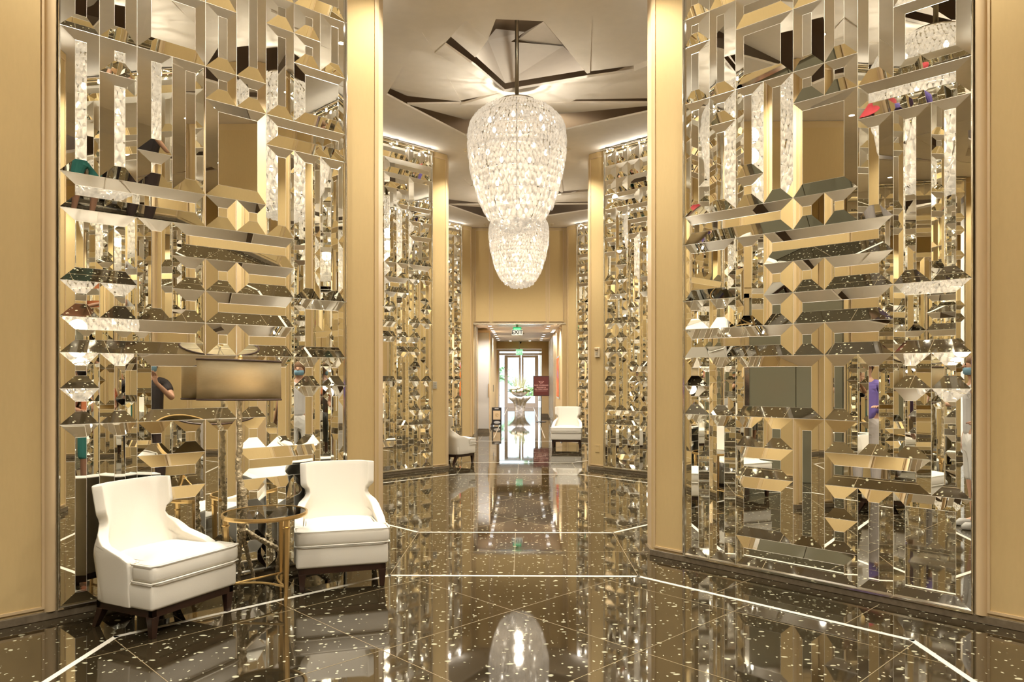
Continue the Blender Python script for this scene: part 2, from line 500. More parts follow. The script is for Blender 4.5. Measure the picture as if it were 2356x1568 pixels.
MLAB = {
 ('A', 1, -1): 'tall faceted mirror wall panel behind the two cream chairs and drum lamp',
 ('A', 1, 1): 'tall faceted mirror wall panel at the right, with no furniture before it',
 ('B', 1, -1): 'faceted mirror panel beside the pier that carries the small grey plaque',
 ('B', 1, 1): 'faceted mirror panel beside the pier that carries the cream alarm box',
 ('C', 1, -1): 'narrow glimpse of mirror panel behind the half-hidden cream chair on the left',
 ('C', 1, 1): 'narrow glimpse of mirror panel behind the distant cream chair on the right'}
RAIL = []
for k, yc in YC.items():
    for sy in (1, -1):
        for sx in (-1, 1):
            P = Vector((sx * HX, yc + sy * HY, 0)); D = Vector((sx * R2, -sy * R2, 0)); Nn = Vector((-sx * R2, -sy * R2, 0))
            def W(s, n, z, P=P, D=D, Nn=Nn):
                v = P + D * s + Nn * n; return (v.x, v.y, z)
            side = 'left' if sx < 0 else 'right'
            w = MB(); w.box(0, WALL_L, -.12, 0, 0, ZC - .005, W)
            wall = struct(w.build('wall_' + side, M['wallpaint']))
            # cloth panels with a fine raised border
            for (p0, p1) in ((.045, S0 - .02), (S0 + NCOL * UU + .095, WALL_L - .03)):
                p = MB(); p.box(p0, p1, -.001, .006, .085, ZT - .06, W)
                p.build('cloth_panel', M['fabric'], wall)
                t = MB()
                for (x0, x1, z0, z1) in ((p0 - .016, p0, .069, ZT - .044), (p1, p1 + .016, .069, ZT - .044), (p0, p1, .069, .085), (p0, p1, ZT - .06, ZT - .044)):
                    t.box(x0, x1, -.001, .013, z0, z1, W)
                t.build('panel_border', M['trim'], wall)
            b = MB(); b.box(-.005, WALL_L, -.001, .020, 0, .05, W)
            struct(b.build('baseboard_' + side, M['darkstone'], bevel=.004))
            # outer rounded moulding
            e0 = S0 + NCOL * UU + .01
            mm = MB(); V = []; F = []
            for i in range(13):
                a = PI * i / 12
                for z in (.05, ZT - .02): V.append(W(e0 + .038 - .036 * math.cos(a), -.002 + .034 * math.sin(a), z))
            for i in range(12): F.append((2 * i, 2 * i + 1, 2 * i + 3, 2 * i + 2))
            mm.add(V, F); mm.build('rounded_moulding', M['trim'], wall, smooth=True)
            # mirror panel
            lab = MLAB.get((k, sy, sx), 'faceted mirror panel facing away down the hall, seen only as a reflection')
            th = thing('mirror_panel', lab, 'mirror', W(S0 + NCOL * UU / 2, .0, Z0), 0, 'faceted mirror wall panels')
            inv = Vector(th.location)
            def WL(s, n, z, W=W, inv=inv): return tuple(Vector(W(s, n, z)) - inv)
            pat = PAT_A if k in 'AZ' else (PAT_B if k == 'B' else PAT_C)
            mirror_mesh(pat, sx * sy < 0, WL).build('mirror_tiles', [M['mirror'], M['ground']], th, weld=True)
            for s_ in (S0 - .010, S0 + NCOL * UU + .001):
                q = MB(); q.box(s_, s_ + .009, .0, .030, Z0 - .005, Z0 + NROW * VV + .01, WL); q.build('edge_bead', M['chrome'], th, bevel=.003)
            q = MB(); q.box(S0 - .010, S0 + NCOL * UU + .01, 0, .028, Z0 - .014, Z0 - .001, WL); q.build('bottom_rail', M['chrome'], th)
            q = MB(); q.tube([WL(S0 - .005, .055, Z0 + NROW * VV + .028), WL(S0 + NCOL * UU + .005, .055, Z0 + NROW * VV + .028)], .017, 12)
            q.box(S0 - .005, S0 + NCOL * UU + .005, .0, .03, Z0 + NROW * VV + .012, Z0 + NROW * VV + .044, WL)
            q.build('light_rail', M['chrome'], th, smooth=False)
            RAIL.append((k, sx, sy, W))
    # side walls
    for sx in (-1, 1):
        side = 'left' if sx < 0 else 'right'
        w = MB(); x0, x1 = sorted((sx * SX, sx * (SX + .12)))
        w.box(x0, x1, yc - HY + SX - HX - .05, yc + HY - SX + HX + .05, 0, ZC - .005)
        wall = struct(w.build('wall_' + side, M['wallpaint']))
        hy = HY - SX + HX
        def WS(y, n, z, sx=sx): return (sx * (SX - n), y, z)
        if k != 'A' or sx > 0:
            p = MB(); p.box(yc - hy + .05, yc + hy - .05, -.001, .008, .085, ZT - .06, WS); p.build('cloth_panel', M['fabric'], wall)
        else:
            p = MB(); p.box(yc - hy + .05, yc + hy - .05, -.001, .008, 2.75, ZT - .06, WS); p.build('cloth_panel', M['fabric'], wall)
            fr = MB(); fr.box(yc - .72, yc - .66, -.001, .05, 0, 2.66, WS); fr.box(yc + .66, yc + .72, -.001, .05, 0, 2.66, WS); fr.box(yc - .72, yc + .72, -.001, .05, 2.60, 2.66, WS)
            d = struct(fr.build('door_2', M['chrome']))
            for q0, q1 in ((-.66, -.006), (.006, .66)):
                p = MB(); p.box(yc + q0, yc + q1, .002, .03, 0.005, 2.60, WS); p.build('door_leaf', M['greydoor'], d)
        b = MB()
        if not (k == 'A' and sx < 0):
            b.box(yc - hy, yc + hy, -.001, .02, 0, .05, WS); struct(b.build('baseboard_' + side, M['darkstone']))
    # pier ends between this bay and the next
    for sx in (-1, 1):
        side = 'left' if sx < 0 else 'right'
        w = MB(); x0, x1 = sorted((sx * HX, sx * (HX + .09)))
        y0 = yc + HY; y1 = y0 + .2 if k != 'C' else END_Y + .1
        w.box(x0, x1, y0, y1, 0, ZC - .005)
        wl = struct(w.build('wall_' + side, M['trim'], bevel=.006))
        b = MB(); x0, x1 = sorted((sx * (HX - .018), sx * (HX + .02))); b.box(x0, x1, y0 - .012, y1 + .012, 0, .05)
        struct(b.build('baseboard_' + side, M['darkstone']))
# closing wall behind the camera
w = MB(); w.box(-3.3, 3.3, -5.52, -5.42, 0, ZC); struct(w.build('wall_back', M['wallpaint']))

# ---- faceted ceiling, one per bay
def PX(zx, zy):
    px = 860 + zx / 3.5636; py = zy / 3.5636
    Y = (ZC - 1.5) * 1720 / (865 - py)
    return ((px - 1202) * Y / 1720 + .055, Y - YC['B'])
FAC = [  # outline (zx, zy, height above the soffit), thickness; thin plates leave dark gaps imitating shade
 ([(590,360,.14),(755,170,.02),(1010,155,.0),(945,325,.0),(840,540,.10)], .025),
 ([(510,435,.0),(590,360,.0),(840,540,.0),(1085,750,.0),(722,858,.06)], .03),
 ([(405,265,.0),(510,435,.01),(722,858,.045),(280,862,.13),(110,770,.10)], .10),
 ([(722,858,.0),(1085,750,.0),(1755,640,.0),(1780,636,.0),(2140,590,.0),(1625,858,.035)], .03),
 ([(2140,590,.0),(2255,545,.0),(2600,480,.0),(2600,862,.09),(2530,862,.09),(1625,858,.065)], .10),
 ([(1400,175,.0),(1300,50,.0),(1300,0,.0),(1805,0,.0),(1780,636,.05),(1755,640,.05),(1560,380,.02)], .05),
 ([(1805,0,.0),(2600,0,.0),(2600,480,.06),(2255,545,.07),(2140,590,.07),(1780,636,.07)], .12),
 ([(280,862,.02),(722,858,.02),(1625,858,.02),(2530,862,.02),(1580,1065,.24),(755,1108,.24)], .025),
 ([(405,265,.01),(500,90,.0),(560,0,.0),(900,0,.0),(755,170,.0),(590,360,.01),(510,435,.012)], .12),
 ([(755,170,.0),(900,0,.0),(1300,0,.0),(1300,50,.0),(1400,175,.0),(1010,155,.0)], .03)]
def PZ(zx, zy, z):
    px = 860 + zx / 3.5636; py = zy / 3.5636; Y = (z - 1.5) * 1720 / (865 - py)
    return ((px - 1202) * Y / 1720 + .055, Y - YC['B'], z)
# sloping facets of the deep central well: they rise behind the lips to a high roof
b1 = (*PX(840, 540), ZC + .12); b2 = (PX(1085, 750)[0], PX(1085, 750)[1] + .06, ZC + .13); b3 = (*PX(1755, 640), ZC + .13)
b2 = (b2[0], b2[1], b2[2]); b3 = (b3[0] + .02, b3[1] + .08, b3[2])
T1 = PZ(945, 325, 6.0); T2 = PZ(1560, 380, 6.0)
WELL = [[b1, b2, T1], [b2, b3, T2], [b2, T2, T1], [PZ(1245, 262, 6.18), PZ(1400, 178, 6.0), PZ(1600, 420, 6.02), PZ(1190, 325, 6.04)],
        [PZ(930, 330, 6.02), PZ(1010, 235, 6.25), PZ(1245, 262, 6.2), PZ(1130, 345, 6.02)]]
OUTL = [(110,770),(280,862),(755,1108),(1580,1065),(2530,862),(2600,862),(2600,480),(2600,0),(1805,0),(1300,0),(900,0),(560,0),(500,90),(405,265)]
for k, yc in YC.items():
    c = MB()
    hole = [PX(*p) for p in OUTL]
    outer = [(-3.35, -HY - .1), (3.35, -HY - .1), (3.35, HY + .1), (-3.35, HY + .1)]
    tris = tessellate_polygon([[Vector((*p, 0)) for p in outer], [Vector((*p, 0)) for p in hole]])
    pts = outer + hole
    c.add([(x, y + yc, ZC) for x, y in pts], tris)
    for i in range(len(hole)):
        a = hole[i]; b = hole[(i + 1) % len(hole)]
        c.quad((a[0], a[1] + yc, ZC), (b[0], b[1] + yc, ZC), (b[0], b[1] + yc, ZC + .025), (a[0], a[1] + yc, ZC + .025))  # low edge opens a dark slit in place of shade at the lip
    for poly, t in FAC:
        xy = [PX(a, b) for a, b, _ in poly]; n = len(poly)
        lo = [(x, y + yc, ZC + h) for (x, y), (_, _, h) in zip(xy, poly)]
        hi = [(x, y, z + t) for x, y, z in lo]
        tr = tessellate_polygon([[Vector(p) for p in xy and [(x, y, 0) for x, y in xy]]])
        c.add(lo + hi, [tuple(q) for q in tr] + [tuple(i + n for i in q) for q in tr] + [(i, (i + 1) % n, n + (i + 1) % n, n + i) for i in range(n)])
    for w_ in WELL: c.add([(x, y + yc, z) for x, y, z in w_], [tuple(range(len(w_)))])
    struct(c.build('ceiling', M['ceiling'], fixn=False))
    lamp('well_fill_light', 'SPOT', (.25, yc - 1.75, ZC + .55), 42, WARM, .10, (math.radians(98), 0, 0), angle=2.4)  # unseen fill, added to brighten the sloping facet of the ceiling well
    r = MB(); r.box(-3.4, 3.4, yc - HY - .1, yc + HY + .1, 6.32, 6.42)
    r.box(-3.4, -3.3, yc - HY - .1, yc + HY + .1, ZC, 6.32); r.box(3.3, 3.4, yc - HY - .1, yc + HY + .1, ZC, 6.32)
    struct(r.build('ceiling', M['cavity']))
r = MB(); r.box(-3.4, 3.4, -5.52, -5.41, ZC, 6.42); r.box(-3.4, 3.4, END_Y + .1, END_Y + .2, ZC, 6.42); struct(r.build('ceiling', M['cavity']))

# ---- rail lights along the mirror tops
RLAB = {('B', -1): 'tiny glowing bulb on chrome rail above mirror left of hanging chandeliers',
        ('B', 1): 'tiny glowing bulb on chrome rail above mirror right of hanging chandeliers',
        ('C', -1): 'tiny glowing bulb on the distant left chrome rail near the end wall',
        ('C', 1): 'tiny glowing bulb on the distant right chrome rail near the end wall'}
proto = thing('rail_light', 'tiny glowing bulb on a chrome rail, seen only in the mirrors', 'light', (0, 0, 0))
q = MB(); q.lathe([(.012, .0), (.020, .004), (.020, .030), (.014, .040)], 10); q.build('socket', M['chrome'], proto, smooth=True)
q = MB(); q.lathe([(.003, -.024), (.010, -.019), (.013, -.009), (.011, .0)], 12); q.build('bulb', M['bulb'], proto, smooth=True)
first = True
for k, sx, sy, W in RAIL:
    if k == 'Z': continue
    for i in range(7):
        s = S0 + .10 + i * (NCOL * UU - .2) / 6
        loc = W(s, .070, Z0 + NROW * VV - .005)
        lab = RLAB.get((k, sx)) if sy > 0 else None
        lab = lab or 'tiny glowing bulb on a chrome rail, seen only in the mirrors'
        side = 'left' if sx < 0 else 'right'
        grp = 'rail bulbs %s %s' % ({'A': 'near', 'B': 'middle', 'C': 'far'}[k], side) 
        if 'only in' in lab: grp = 'rail bulbs seen only in mirrors'
        if first: o = proto; o.location = loc; first = False
        else: o = dup(proto, loc, 0)
        o['label'] = lab; o['group'] = grp
        lamp('rail_lamp', 'POINT', (loc[0], loc[1], loc[2] - .030), RAIL_W, size=.012)

# ---- recessed downlights in the soffit
dproto = None
for k, yc in YC.items():
    for i, (x, y) in enumerate(((-.55, -2.5), (.55, -2.5), (-2.05, -1.25), (2.05, -1.25), (-2.05, 1.0), (2.05, 1.0), (-.6, 2.5 if k != 'C' else 1.0), (.6, 2.5 if k != 'C' else 1.0))):
        loc = (x, yc + y, ZC)
        if dproto is None:
            dproto = thing('ceiling_downlight', 'small round downlight recessed in the pale soffit', 'light', loc, 0, 'round soffit downlights')
            q = MB(); q.lathe([(.038, -.001), (.052, -.005), (.054, .002)], 20, close=False); q.build('rim', M['plastic'], dproto, smooth=True)
            q = MB(); q.lathe([(.001, .0), (.038, -.0015)], 20, close=False); q.build('lens', M['lens'], dproto)
        else: dup(dproto, loc, 0)
        lamp('down_lamp', 'SPOT', (loc[0], loc[1], ZC - .03), DOWN_W, size=.04, angle=2.1)

# ------------------------------------------------------------------ chandeliers
PROF = [(4.86, .22), (4.83, .33), (4.76, .44), (4.69, .52), (4.60, .575), (4.48, .597), (4.33, .60), (4.18, .585), (4.02, .555), (3.90, .525), (3.76, .485), (3.64, .44), (3.54, .385), (3.46, .335), (3.38, .27), (3.32, .19), (3.285, .08)]
def prof_r(z):
    for (z0, r0), (z1, r1) in zip(PROF, PROF[1:]):
        if z1 <= z <= z0: return r0 + (r1 - r0) * (z0 - z) / (z0 - z1)
    return PROF[-1][1]
def drop_into(mb, base, a, r, tilt, w, h, d, rnd):
    """one faceted flattened crystal leaf hanging from its top point"""
    ca, sa = math.cos(a), math.sin(a)
    rings = [(0, .14), (-.28, .70), (-.64, 1.0), (-.88, .72)]
    V = []
    tw = rnd.uniform(-.35, .35)
    for t, s in rings:
        for j in range(6):
            b = 2 * PI * j / 6
            u = math.cos(b) * w / 2 * s; v = math.sin(b) * d / 2 * s
            u, v = u * math.cos(tw) - v * math.sin(tw), u * math.sin(tw) + v * math.cos(tw)
            z = base[2] + t * h; rr = r + v + tilt * t * h
            V.append((base[0] + ca * rr - sa * u, base[1] + sa * rr + ca * u, z))
    V.append((base[0] + ca * (r - tilt * h), base[1] + sa * (r - tilt * h), base[2] - h))
    F = []
    for i in range(3):
        for j in range(6): F.append((i * 6 + j, i * 6 + (j + 1) % 6, i * 6 + 6 + (j + 1) % 6, i * 6 + 6 + j))
    F += [(18 + j, 18 + (j + 1) % 6, 24) for j in range(6)] + [(5, 4, 3, 2, 1, 0)]
    mb.add(V, F)
def make_chandelier(label):
    t = thing('chandelier', label, 'chandelier', (0, 0, 0), 0, 'tapering crystal chandeliers')
    q = MB(); q.tube([(0, 0, 4.84), (0, 0, 6.32)], .024, 14); q.build('hanging_rod', M['bronze'], t, smooth=True)
    q = MB(); q.lathe([(.11, 6.318), (.11, 6.29), (.03, 6.26)], 20); q.build('ceiling_canopy', M['bronze'], t, smooth=True)
    q = MB(); q.lathe([(.02, 4.885), (.23, 4.880), (.24, 4.866), (.02, 4.86)], 28, close=False); q.build('top_plate', M['bronze'], t)
    q = MB()
    for z in (4.80, 4.64, 4.46, 4.22, 3.98, 3.74, 3.54, 3.40):
        r = prof_r(z) - .04; q.ring([(r * math.cos(2 * PI * j / 40), r * math.sin(2 * PI * j / 40), z) for j in range(40)], .006, 6)
    for j in range(8):
        a = 2 * PI * j / 8
        q.tube([((prof_r(z) - .04) * math.cos(a), (prof_r(z) - .04) * math.sin(a), z) for z in (4.85, 4.78, 4.6, 4.4, 4.1, 3.8, 3.55, 3.35)], .005, 5)
    q.build('wire_frame', M['bronze'], t)
    rnd = random.Random(3)
    z = 4.845; i = 0
    while z > 3.41:
        big = (4.845 - z) / 1.5
        h = .046 + .105 * min(1, big * 1.3); w = .029 + .046 * min(1, big * 1.2); d = .018 + .02 * big
        r = prof_r(z)
        n = max(8, int(2 * PI * r / (w * 1.04)))
        mb = MB()
        h = min(h, z - (3.262 + .11 * (r / .33) ** 2))
        for j in range(n):
            a = 2 * PI * (j + (i % 2) * .5 + rnd.uniform(-.12, .12)) / n
            s = rnd.uniform(.85, 1.15)
            slope = (prof_r(max(3.30, z - h)) - r) / h
            drop_into(mb, (0, 0, z + rnd.uniform(-.008, .008)), a, r + rnd.uniform(-.008, .010), -slope * .6 * -1 * -1, w * s * 1.12, h * s, d, rnd)
        mb.build('crystal_tier', M['crystal'], t)
        z -= .039 + .048 * min(1, big * 1.2); i += 1
    mb = MB()
    for j in range(70):
        rr = .30 * math.sqrt(rnd.random()); a = rnd.uniform(0, 2 * PI)
        drop_into(mb, (0, 0, 3.42 + rnd.uniform(-.01, .01) - .085 * (1 - (rr / .3) ** 2)), a, rr, 0, .085, .075, .045, rnd)
    mb.build('bottom_cluster', M['crystal'], t)
    for z, n, rr in ((4.6, 6, .36), (4.25, 6, .36), (3.9, 5, .28), (3.62, 3, .16)):
        for j in range(n):
            a = 2 * PI * j / n + z
            c = Vector((rr * math.cos(a), rr * math.sin(a), z))
            q = MB(); q.lathe([(.004, -.035), (.020, -.02), (.026, .0), (.018, .022), (.010, .04)], 10, c)
            q.build('bulb', M['bulb'], t, smooth=True)
    return t
ch0 = make_chandelier('larger, nearer crystal chandelier hanging from a long bronze rod')
ch0.location = (0.0, YC['B'] - .12, 0)
dup(ch0, (0.0, YC['C'] - .07, 0), .4, 'smaller-looking far crystal chandelier half hidden behind the nearer one')
dup(ch0, (0.0, 3.27, 0), .9, 'crystal chandelier seen only as slices in the near mirrors')
for k in 'ABC':
    for z in (4.2, 3.97, 3.74):
        lamp('chandelier_lamp', 'POINT', (0, YC[k] - (.21 if k == 'A' else .1), z), CHAND_W / 3, size=.09)

# ------------------------------------------------------------------ chairs
def lerp_tab(tab, x):
    if x <= tab[0][0]: return tab[0][1]
    for (a, b), (c, d) in zip(tab, tab[1:]):
        if x <= c:
            t = (x - a) / (c - a); t = t * t * (3 - 2 * t); return b + (d - b) * t
    return tab[-1][1]
def make_chair(label):
    """origin on the floor under the seat centre; faces -y; back at +y"""
    t = thing('wingback_chair', label, 'chair', (0, 0, 0), 0, 'cream slipper chairs')
    ext = [(.16, .60), (.40, .635), (.425, .64), (.445, .60), (.465, .52), (.50, .41), (.54, .335), (.58, .262), (.605, .242), (.635, .250), (.660, .288), (.680, .305), (.835, .310)]
    zs = [.165, .25, .33, .40, .425, .437, .45, .47, .495, .52, .55, .58, .605, .63, .645, .66, .675, .69, .72, .76, .80, .835]
    def path(s, z):
        # half plan of the shell (outer face) from the middle of the back round to the arm front
        fl = lerp_tab([(.16, .232), (.44, .232), (.58, .155), (.68, .150), (.835, .150)], z)
        r = lerp_tab([(.16, .088), (.44, .088), (.58, .145), (.835, .155)], z)
        arc = r * PI / 2 * .96
        if s < fl: x, y = s, -.012 * (s / fl) ** 2
        elif s < fl + arc:
            a = (s - fl) / r; x = fl + r * math.sin(a); y = -.012 - r * (1 - math.cos(a))
        else:
            a = arc / r; dd = s - fl - arc
            x = fl + r * math.sin(a) + dd * math.cos(a) * .3; y = -.012 - r * (1 - math.cos(a)) - dd * math.sin(a)
        return x, y
    NT = 28; V = []; F = []
    for z in zs:
        e = lerp_tab(ext, z); lean = .145 * (z - .165) / .67
        for i in range(NT + 1):
            u = -1 + 2 * i / NT; s = abs(u) * e
            x, y = path(s, z); V.append((math.copysign(x, u), .155 + y + lean, z))
    n1 = NT + 1
    for r_ in range(len(zs) - 1):
        for i in range(NT): F.append((r_ * n1 + i, r_ * n1 + i + 1, (r_ + 1) * n1 + i + 1, (r_ + 1) * n1 + i))
    mb = MB(); mb.add(V, F)
    b = mb.build('backrest', M['cream'], t, smooth=True, fixn=False)
    md = b.modifiers.new('thick', 'SOLIDIFY'); md.thickness = .060; md.offset = 1.0; md.use_even_offset = False
    md.use_quality_normals = True
    md = b.modifiers.new('bevel', 'BEVEL'); md.width = .016; md.segments = 3; md.limit_method = 'ANGLE'; md.angle_limit = .8
    # upholstered base box
    q = MB(); q.box(-.318, .318, -.352, .12, .165, .315); q.build('seat_base', M['cream'], t, bevel=.018, smooth=True)
    # T cushion
    pr = [(-.325, -.368), (.325, -.368), (.325, -.185), (.258, -.172), (.240, .15), (-.240, .15), (-.258, -.172), (-.325, -.185)]
    q = MB(); n = len(pr)
    def crown(x, y, z): return (x, y, z)
    q.add([(x, y, .318) for x, y in pr] + [(x, y, .425) for x, y in pr],
          [tuple(range(n - 1, -1, -1)), tuple(range(n, 2 * n))] + [(i, (i + 1) % n, n + (i + 1) % n, n + i) for i in range(n)])
    cu = q.build('seat_cushion', M['cream'], t, bevel=.03, smooth=True)
    cr = MB(); V = []; F = []; m = 12
    for j in range(m + 1):
        for i in range(m + 1):
            u = i / m; v = j / m
            hw = .308 if v < .30 else .238
            x = -hw + 2 * hw * u; y = -.35 + .48 * v
            V.append((x, y, .4235 + .034 * (1 - (2 * u - 1) ** 4) * (1 - (2 * v - 1) ** 4)))
    for j in range(m):
        for i in range(m): F.append((j * (m + 1) + i, j * (m + 1) + i + 1, (j + 1) * (m + 1) + i + 1, (j + 1) * (m + 1) + i))
    cr.add(V, F); cr.build('cushion_crown', M['cream'], cu, smooth=True)
    p = MB()
    for z in (.421, .323):
        ps = []
        for i in range(n):
            a = Vector((*pr[i], z)); b2 = Vector((*pr[(i + 1) % n], z))
            for kk in (0.08, .5, .92): ps.append(a.lerp(b2, kk))
        p.ring([v * 1 for v in ps], .0055, 6)
    p.build('piping', M['piping'], cu, smooth=True)
    # dark plinth and legs
    q = MB()
    for (x0, x1, y0, y1) in ((-.300, .300, -.335, -.305), (-.300, .300, .110, .14), (-.300, -.27, -.335, .14), (.27, .300, -.335, .14)):
        q.box(x0, x1, y0, y1, .122, .170)
    q.build('seat_rail', M['wood'], t)
    for sx, sy in ((-1, -1), (1, -1), (-1, 1), (1, 1)):
        q = MB(); cx_, cy_ = sx * .277, (.112 if sy > 0 else -.31)
        ky = .07 if sy > 0 else 0.0
        rows = [(.0, .016, ky), (.06, .020, ky * .5), (.125, .026, 0)]
        V = []
        for z, h, k_ in rows:
            for dx, dy in ((-1, -1), (1, -1), (1, 1), (-1, 1)): V.append((cx_ + dx * h, cy_ + dy * h + k_ * (1 if sy > 0 else 0), z))
        F = [(3, 2, 1, 0), (8, 9, 10, 11)] + [(r_ * 4 + j, r_ * 4 + (j + 1) % 4, r_ * 4 + 4 + (j + 1) % 4, r_ * 4 + 4 + j) for r_ in (0, 1) for j in range(4)]
        q.add(V, F); q.build('leg', M['wood'], t, bevel=.003)
    return t
def face(dx, dy):  # rotation so that local -y points to (dx, dy)
    return math.atan2(dx, -dy)
chair = make_chair('cream wingback slipper chair nearest the camera, turned toward the aisle')
chair.location = (-2.22, 4.635, 0); chair.rotation_euler = (0, 0, face(.909, -.418))
dup(chair, (-1.302, 5.565, 0), face(.306, -.951), 'cream wingback slipper chair facing the camera, right of the brass table')
dup(chair, (-1.21, 12.95, 0), face(.6, .8), 'cream chair in profile, its back cut off by the left pier')
dup(chair, (1.03, 16.0, 0), face(-.12, -.99), 'small distant cream chair standing before the far right pier')

# ------------------------------------------------------------------ brass side table with a clear top
def make_table(label, loc, rz=0):
    t = thing('side_table', label, 'table', loc, rz)
    q = MB(); q.lathe([(.265, .575), (.265, .585), (.26, .587), (.001, .587)], 48); q.build('glass_top', M['glass'], t)
    q = MB(); q.lathe([(.259, .565), (.276, .565), (.278, .575), (.276, .590), (.264, .590), (.264, .575), (.259, .574)], 64, close=False)
    q.build('brass_rim', M['brass'], t, smooth=False, weld=True)
    for i in range(3):
        a = 2 * PI * i / 3 - PI / 2 + .35
        c, s = math.cos(a), math.sin(a)
        q = MB(); q.tube([(c * .235, s * .235, .0), (c * .242, s * .242, .25), (c * .248, s * .248, .566)], [.011, .018, .020], 6)
        lg = q.build('leg', M['brass'], t)
        q = MB(); q.lathe([(.019, -.006), (.026, -.004), (.026, .004), (.019, .006)], 10, (c * .246, s * .246, .515)); q.build('collar', M['brass'], lg)
    q = MB()
    for i in range(3):
        a = 2 * PI * i / 3 - PI / 2 + .35; b = a + 2 * PI / 3
        P0 = Vector((math.cos(a) * .255, math.sin(a) * .235, .12)); P2 = Vector((math.cos(b) * .255, math.sin(b) * .235, .12)); P1 = Vector((0, 0, .12)) + (P0 + P2) * .12
        pts = [P0 * (1 - u) ** 2 + P1 * 2 * u * (1 - u) + P2 * u * u for u in [j / 14 for j in range(15)]]
        q.tube(pts, .008, 6)
    q.build('stretcher', M['brass'], t, smooth=True)
    return t
make_table('round clear-topped brass side table between the two near chairs', (-1.665, 5.0, 0), .56)
make_table('half-hidden brass side table right of the distant cream chair', (1.71, 15.6, 0), .5)

# ------------------------------------------------------------------ floor lamp
lt = thing('floor_lamp', 'tall floor lamp with twisted branch stem and grey drum shade', 'lamp', (-1.93, 5.26, 0), 0)
rnd = random.Random(8)
def branch(name, pts, rad, parent, seg=8, amp=.006):
    P = [Vector(p) for p in pts]; out = []; rr = []
    for i in range(len(P) - 1):
        p0 = P[max(i - 1, 0)]; p1 = P[i]; p2 = P[i + 1]; p3 = P[min(i + 2, len(P) - 1)]
        for j in range(seg):
            u = j / seg
            v = .5 * ((2 * p1) + (p2 - p0) * u + (2 * p0 - 5 * p1 + 4 * p2 - p3) * u * u + (3 * p1 - p0 - 3 * p2 + p3) * u ** 3)
            out.append(v + Vector((rnd.uniform(-amp, amp), rnd.uniform(-amp, amp), 0))); rr.append((rad[i] + (rad[i + 1] - rad[i]) * u) * rnd.uniform(.84, 1.16))
    out.append(P[-1]); rr.append(rad[-1])
    q = MB(); q.tube(out, rr, 10); return q.build(name, M['branch'], parent, smooth=True)
st = branch('stem', [(.0, 0, 1.40), (-.004, 0, 1.15), (-.008, .0, .95), (-.012, 0, .82), (.022, 0, .68), (.030, 0, .55), (.018, 0, .44), (.015, 0, .36)], [.017, .018, .020, .022, .023, .021, .024, .022], lt)
branch('leg', [(.018, 0, .40), (-.01, .02, .30), (-.035, .06, .20), (-.045, .10, .09), (-.055, .12, .0)], [.019, .017, .016, .013, .013], lt)
branch('leg', [(.018, 0, .40), (.025, .03, .28), (.035, .09, .16), (.038, .14, .06), (.035, .17, .0)], [.018, .016, .014, .012, .013], lt)
lg = branch('leg', [(.02, 0, .42), (.09, .04, .36), (.17, .10, .29), (.225, .15, .235), (.20, .20, .13), (.18, .24, .0)], [.019, .018, .018, .017, .014, .013], lt)
branch('twig', [(.222, .15, .24), (.255, .155, .205), (.275, .15, .19)], [.011, .008, .004], lg, 5, .003)
sh = MB(); V = []; F = []; n = 64
tilt = -.02
def shp(a, z): 
    x = .300 * math.cos(a); y = .118 * math.sin(a)
    return (x, y, z + tilt * x)
for z in (1.335, 1.61):
    for j in range(n): V.append(shp(2 * PI * j / n, z))
F = [(j, (j + 1) % n, n + (j + 1) % n, n + j) for j in range(n)]
sh.add(V, F); so = sh.build('lamp_shade', M['shade'], lt, smooth=True)
so.rotation_euler = (0, 0, .75)
md = so.modifiers.new('t', 'SOLIDIFY'); md.thickness = .003
for z in (1.335, 1.61):
    q = MB(); q.ring([shp(2 * PI * j / n, z) for j in range(n)], .0065, 8); q.build('shade_binding', M['shadetrim'], so, smooth=True)
q = MB(); q.tube([(-.20, -.19, 1.595), (.20, .19, 1.583)], .003, 6); q.tube([(-.075, .08, 1.588), (.075, -.08, 1.588)], .003, 6); q.tube([(0, 0, 1.39), (0, 0, 1.655)], .005, 8)
q.build('shade_fitter', M['bronze'], lt)
q = MB(); q.lathe([(.006, 1.615), (.016, 1.622), (.018, 1.635), (.010, 1.648), (.003, 1.652)], 12); q.build('finial', M['brass'], lt, smooth=True)
q = MB(); q.lathe([(.014, 1.42), (.030, 1.45), (.030, 1.475), (.012, 1.50)], 12); q.build('bulb', M['plastic'], lt, smooth=True)
lamp('floor_lamp_light', 'POINT', (-1.93, 5.26, 1.47), 13, size=.04)

# ------------------------------------------------------------------ small wall and ceiling fittings
def Wd(sx, k='B'):
    P = Vector((sx * HX, YC[k] + HY, 0)); D = Vector((sx * R2, -R2, 0)); Nn = Vector((-sx * R2, -R2, 0))
    def W(s, n, z): v = P + D * s + Nn * n; return (v.x, v.y, z)
    return W
W = Wd(1)
t = thing('fire_alarm', 'small cream alarm box on the pier right of the hanging chandeliers', 'alarm', W(.185, .006, 1.80))
iv = Vector(t.location)
def WL(s, n, z): return tuple(Vector(W(s, n, z)) - iv)
q = MB(); q.box(.135, .235, .0, .028, 1.80, 1.96, WL); q.build('back_box', M['plastic'], t, bevel=.008)
q = MB(); q.box(.143, .215, .026, .050, 1.92, 1.955, WL); q.build('strobe_lens', M['whitelens' if False else 'trim'], t, bevel=.006)
q = MB(); q.box(.165, .20, .027, .034, 1.845, 1.885, WL); q.build('sounder_grille', M['greyplate'], t)
o = MB(); W2 = W
o.box(.14, .225, .004, .013, .28, .395, W2)
sw = o.build('wall_outlet', M['fabric'], None, bevel=.003); tag(sw, 'cloth-coloured outlet cover low on the pier below the cream alarm box', 'outlet')
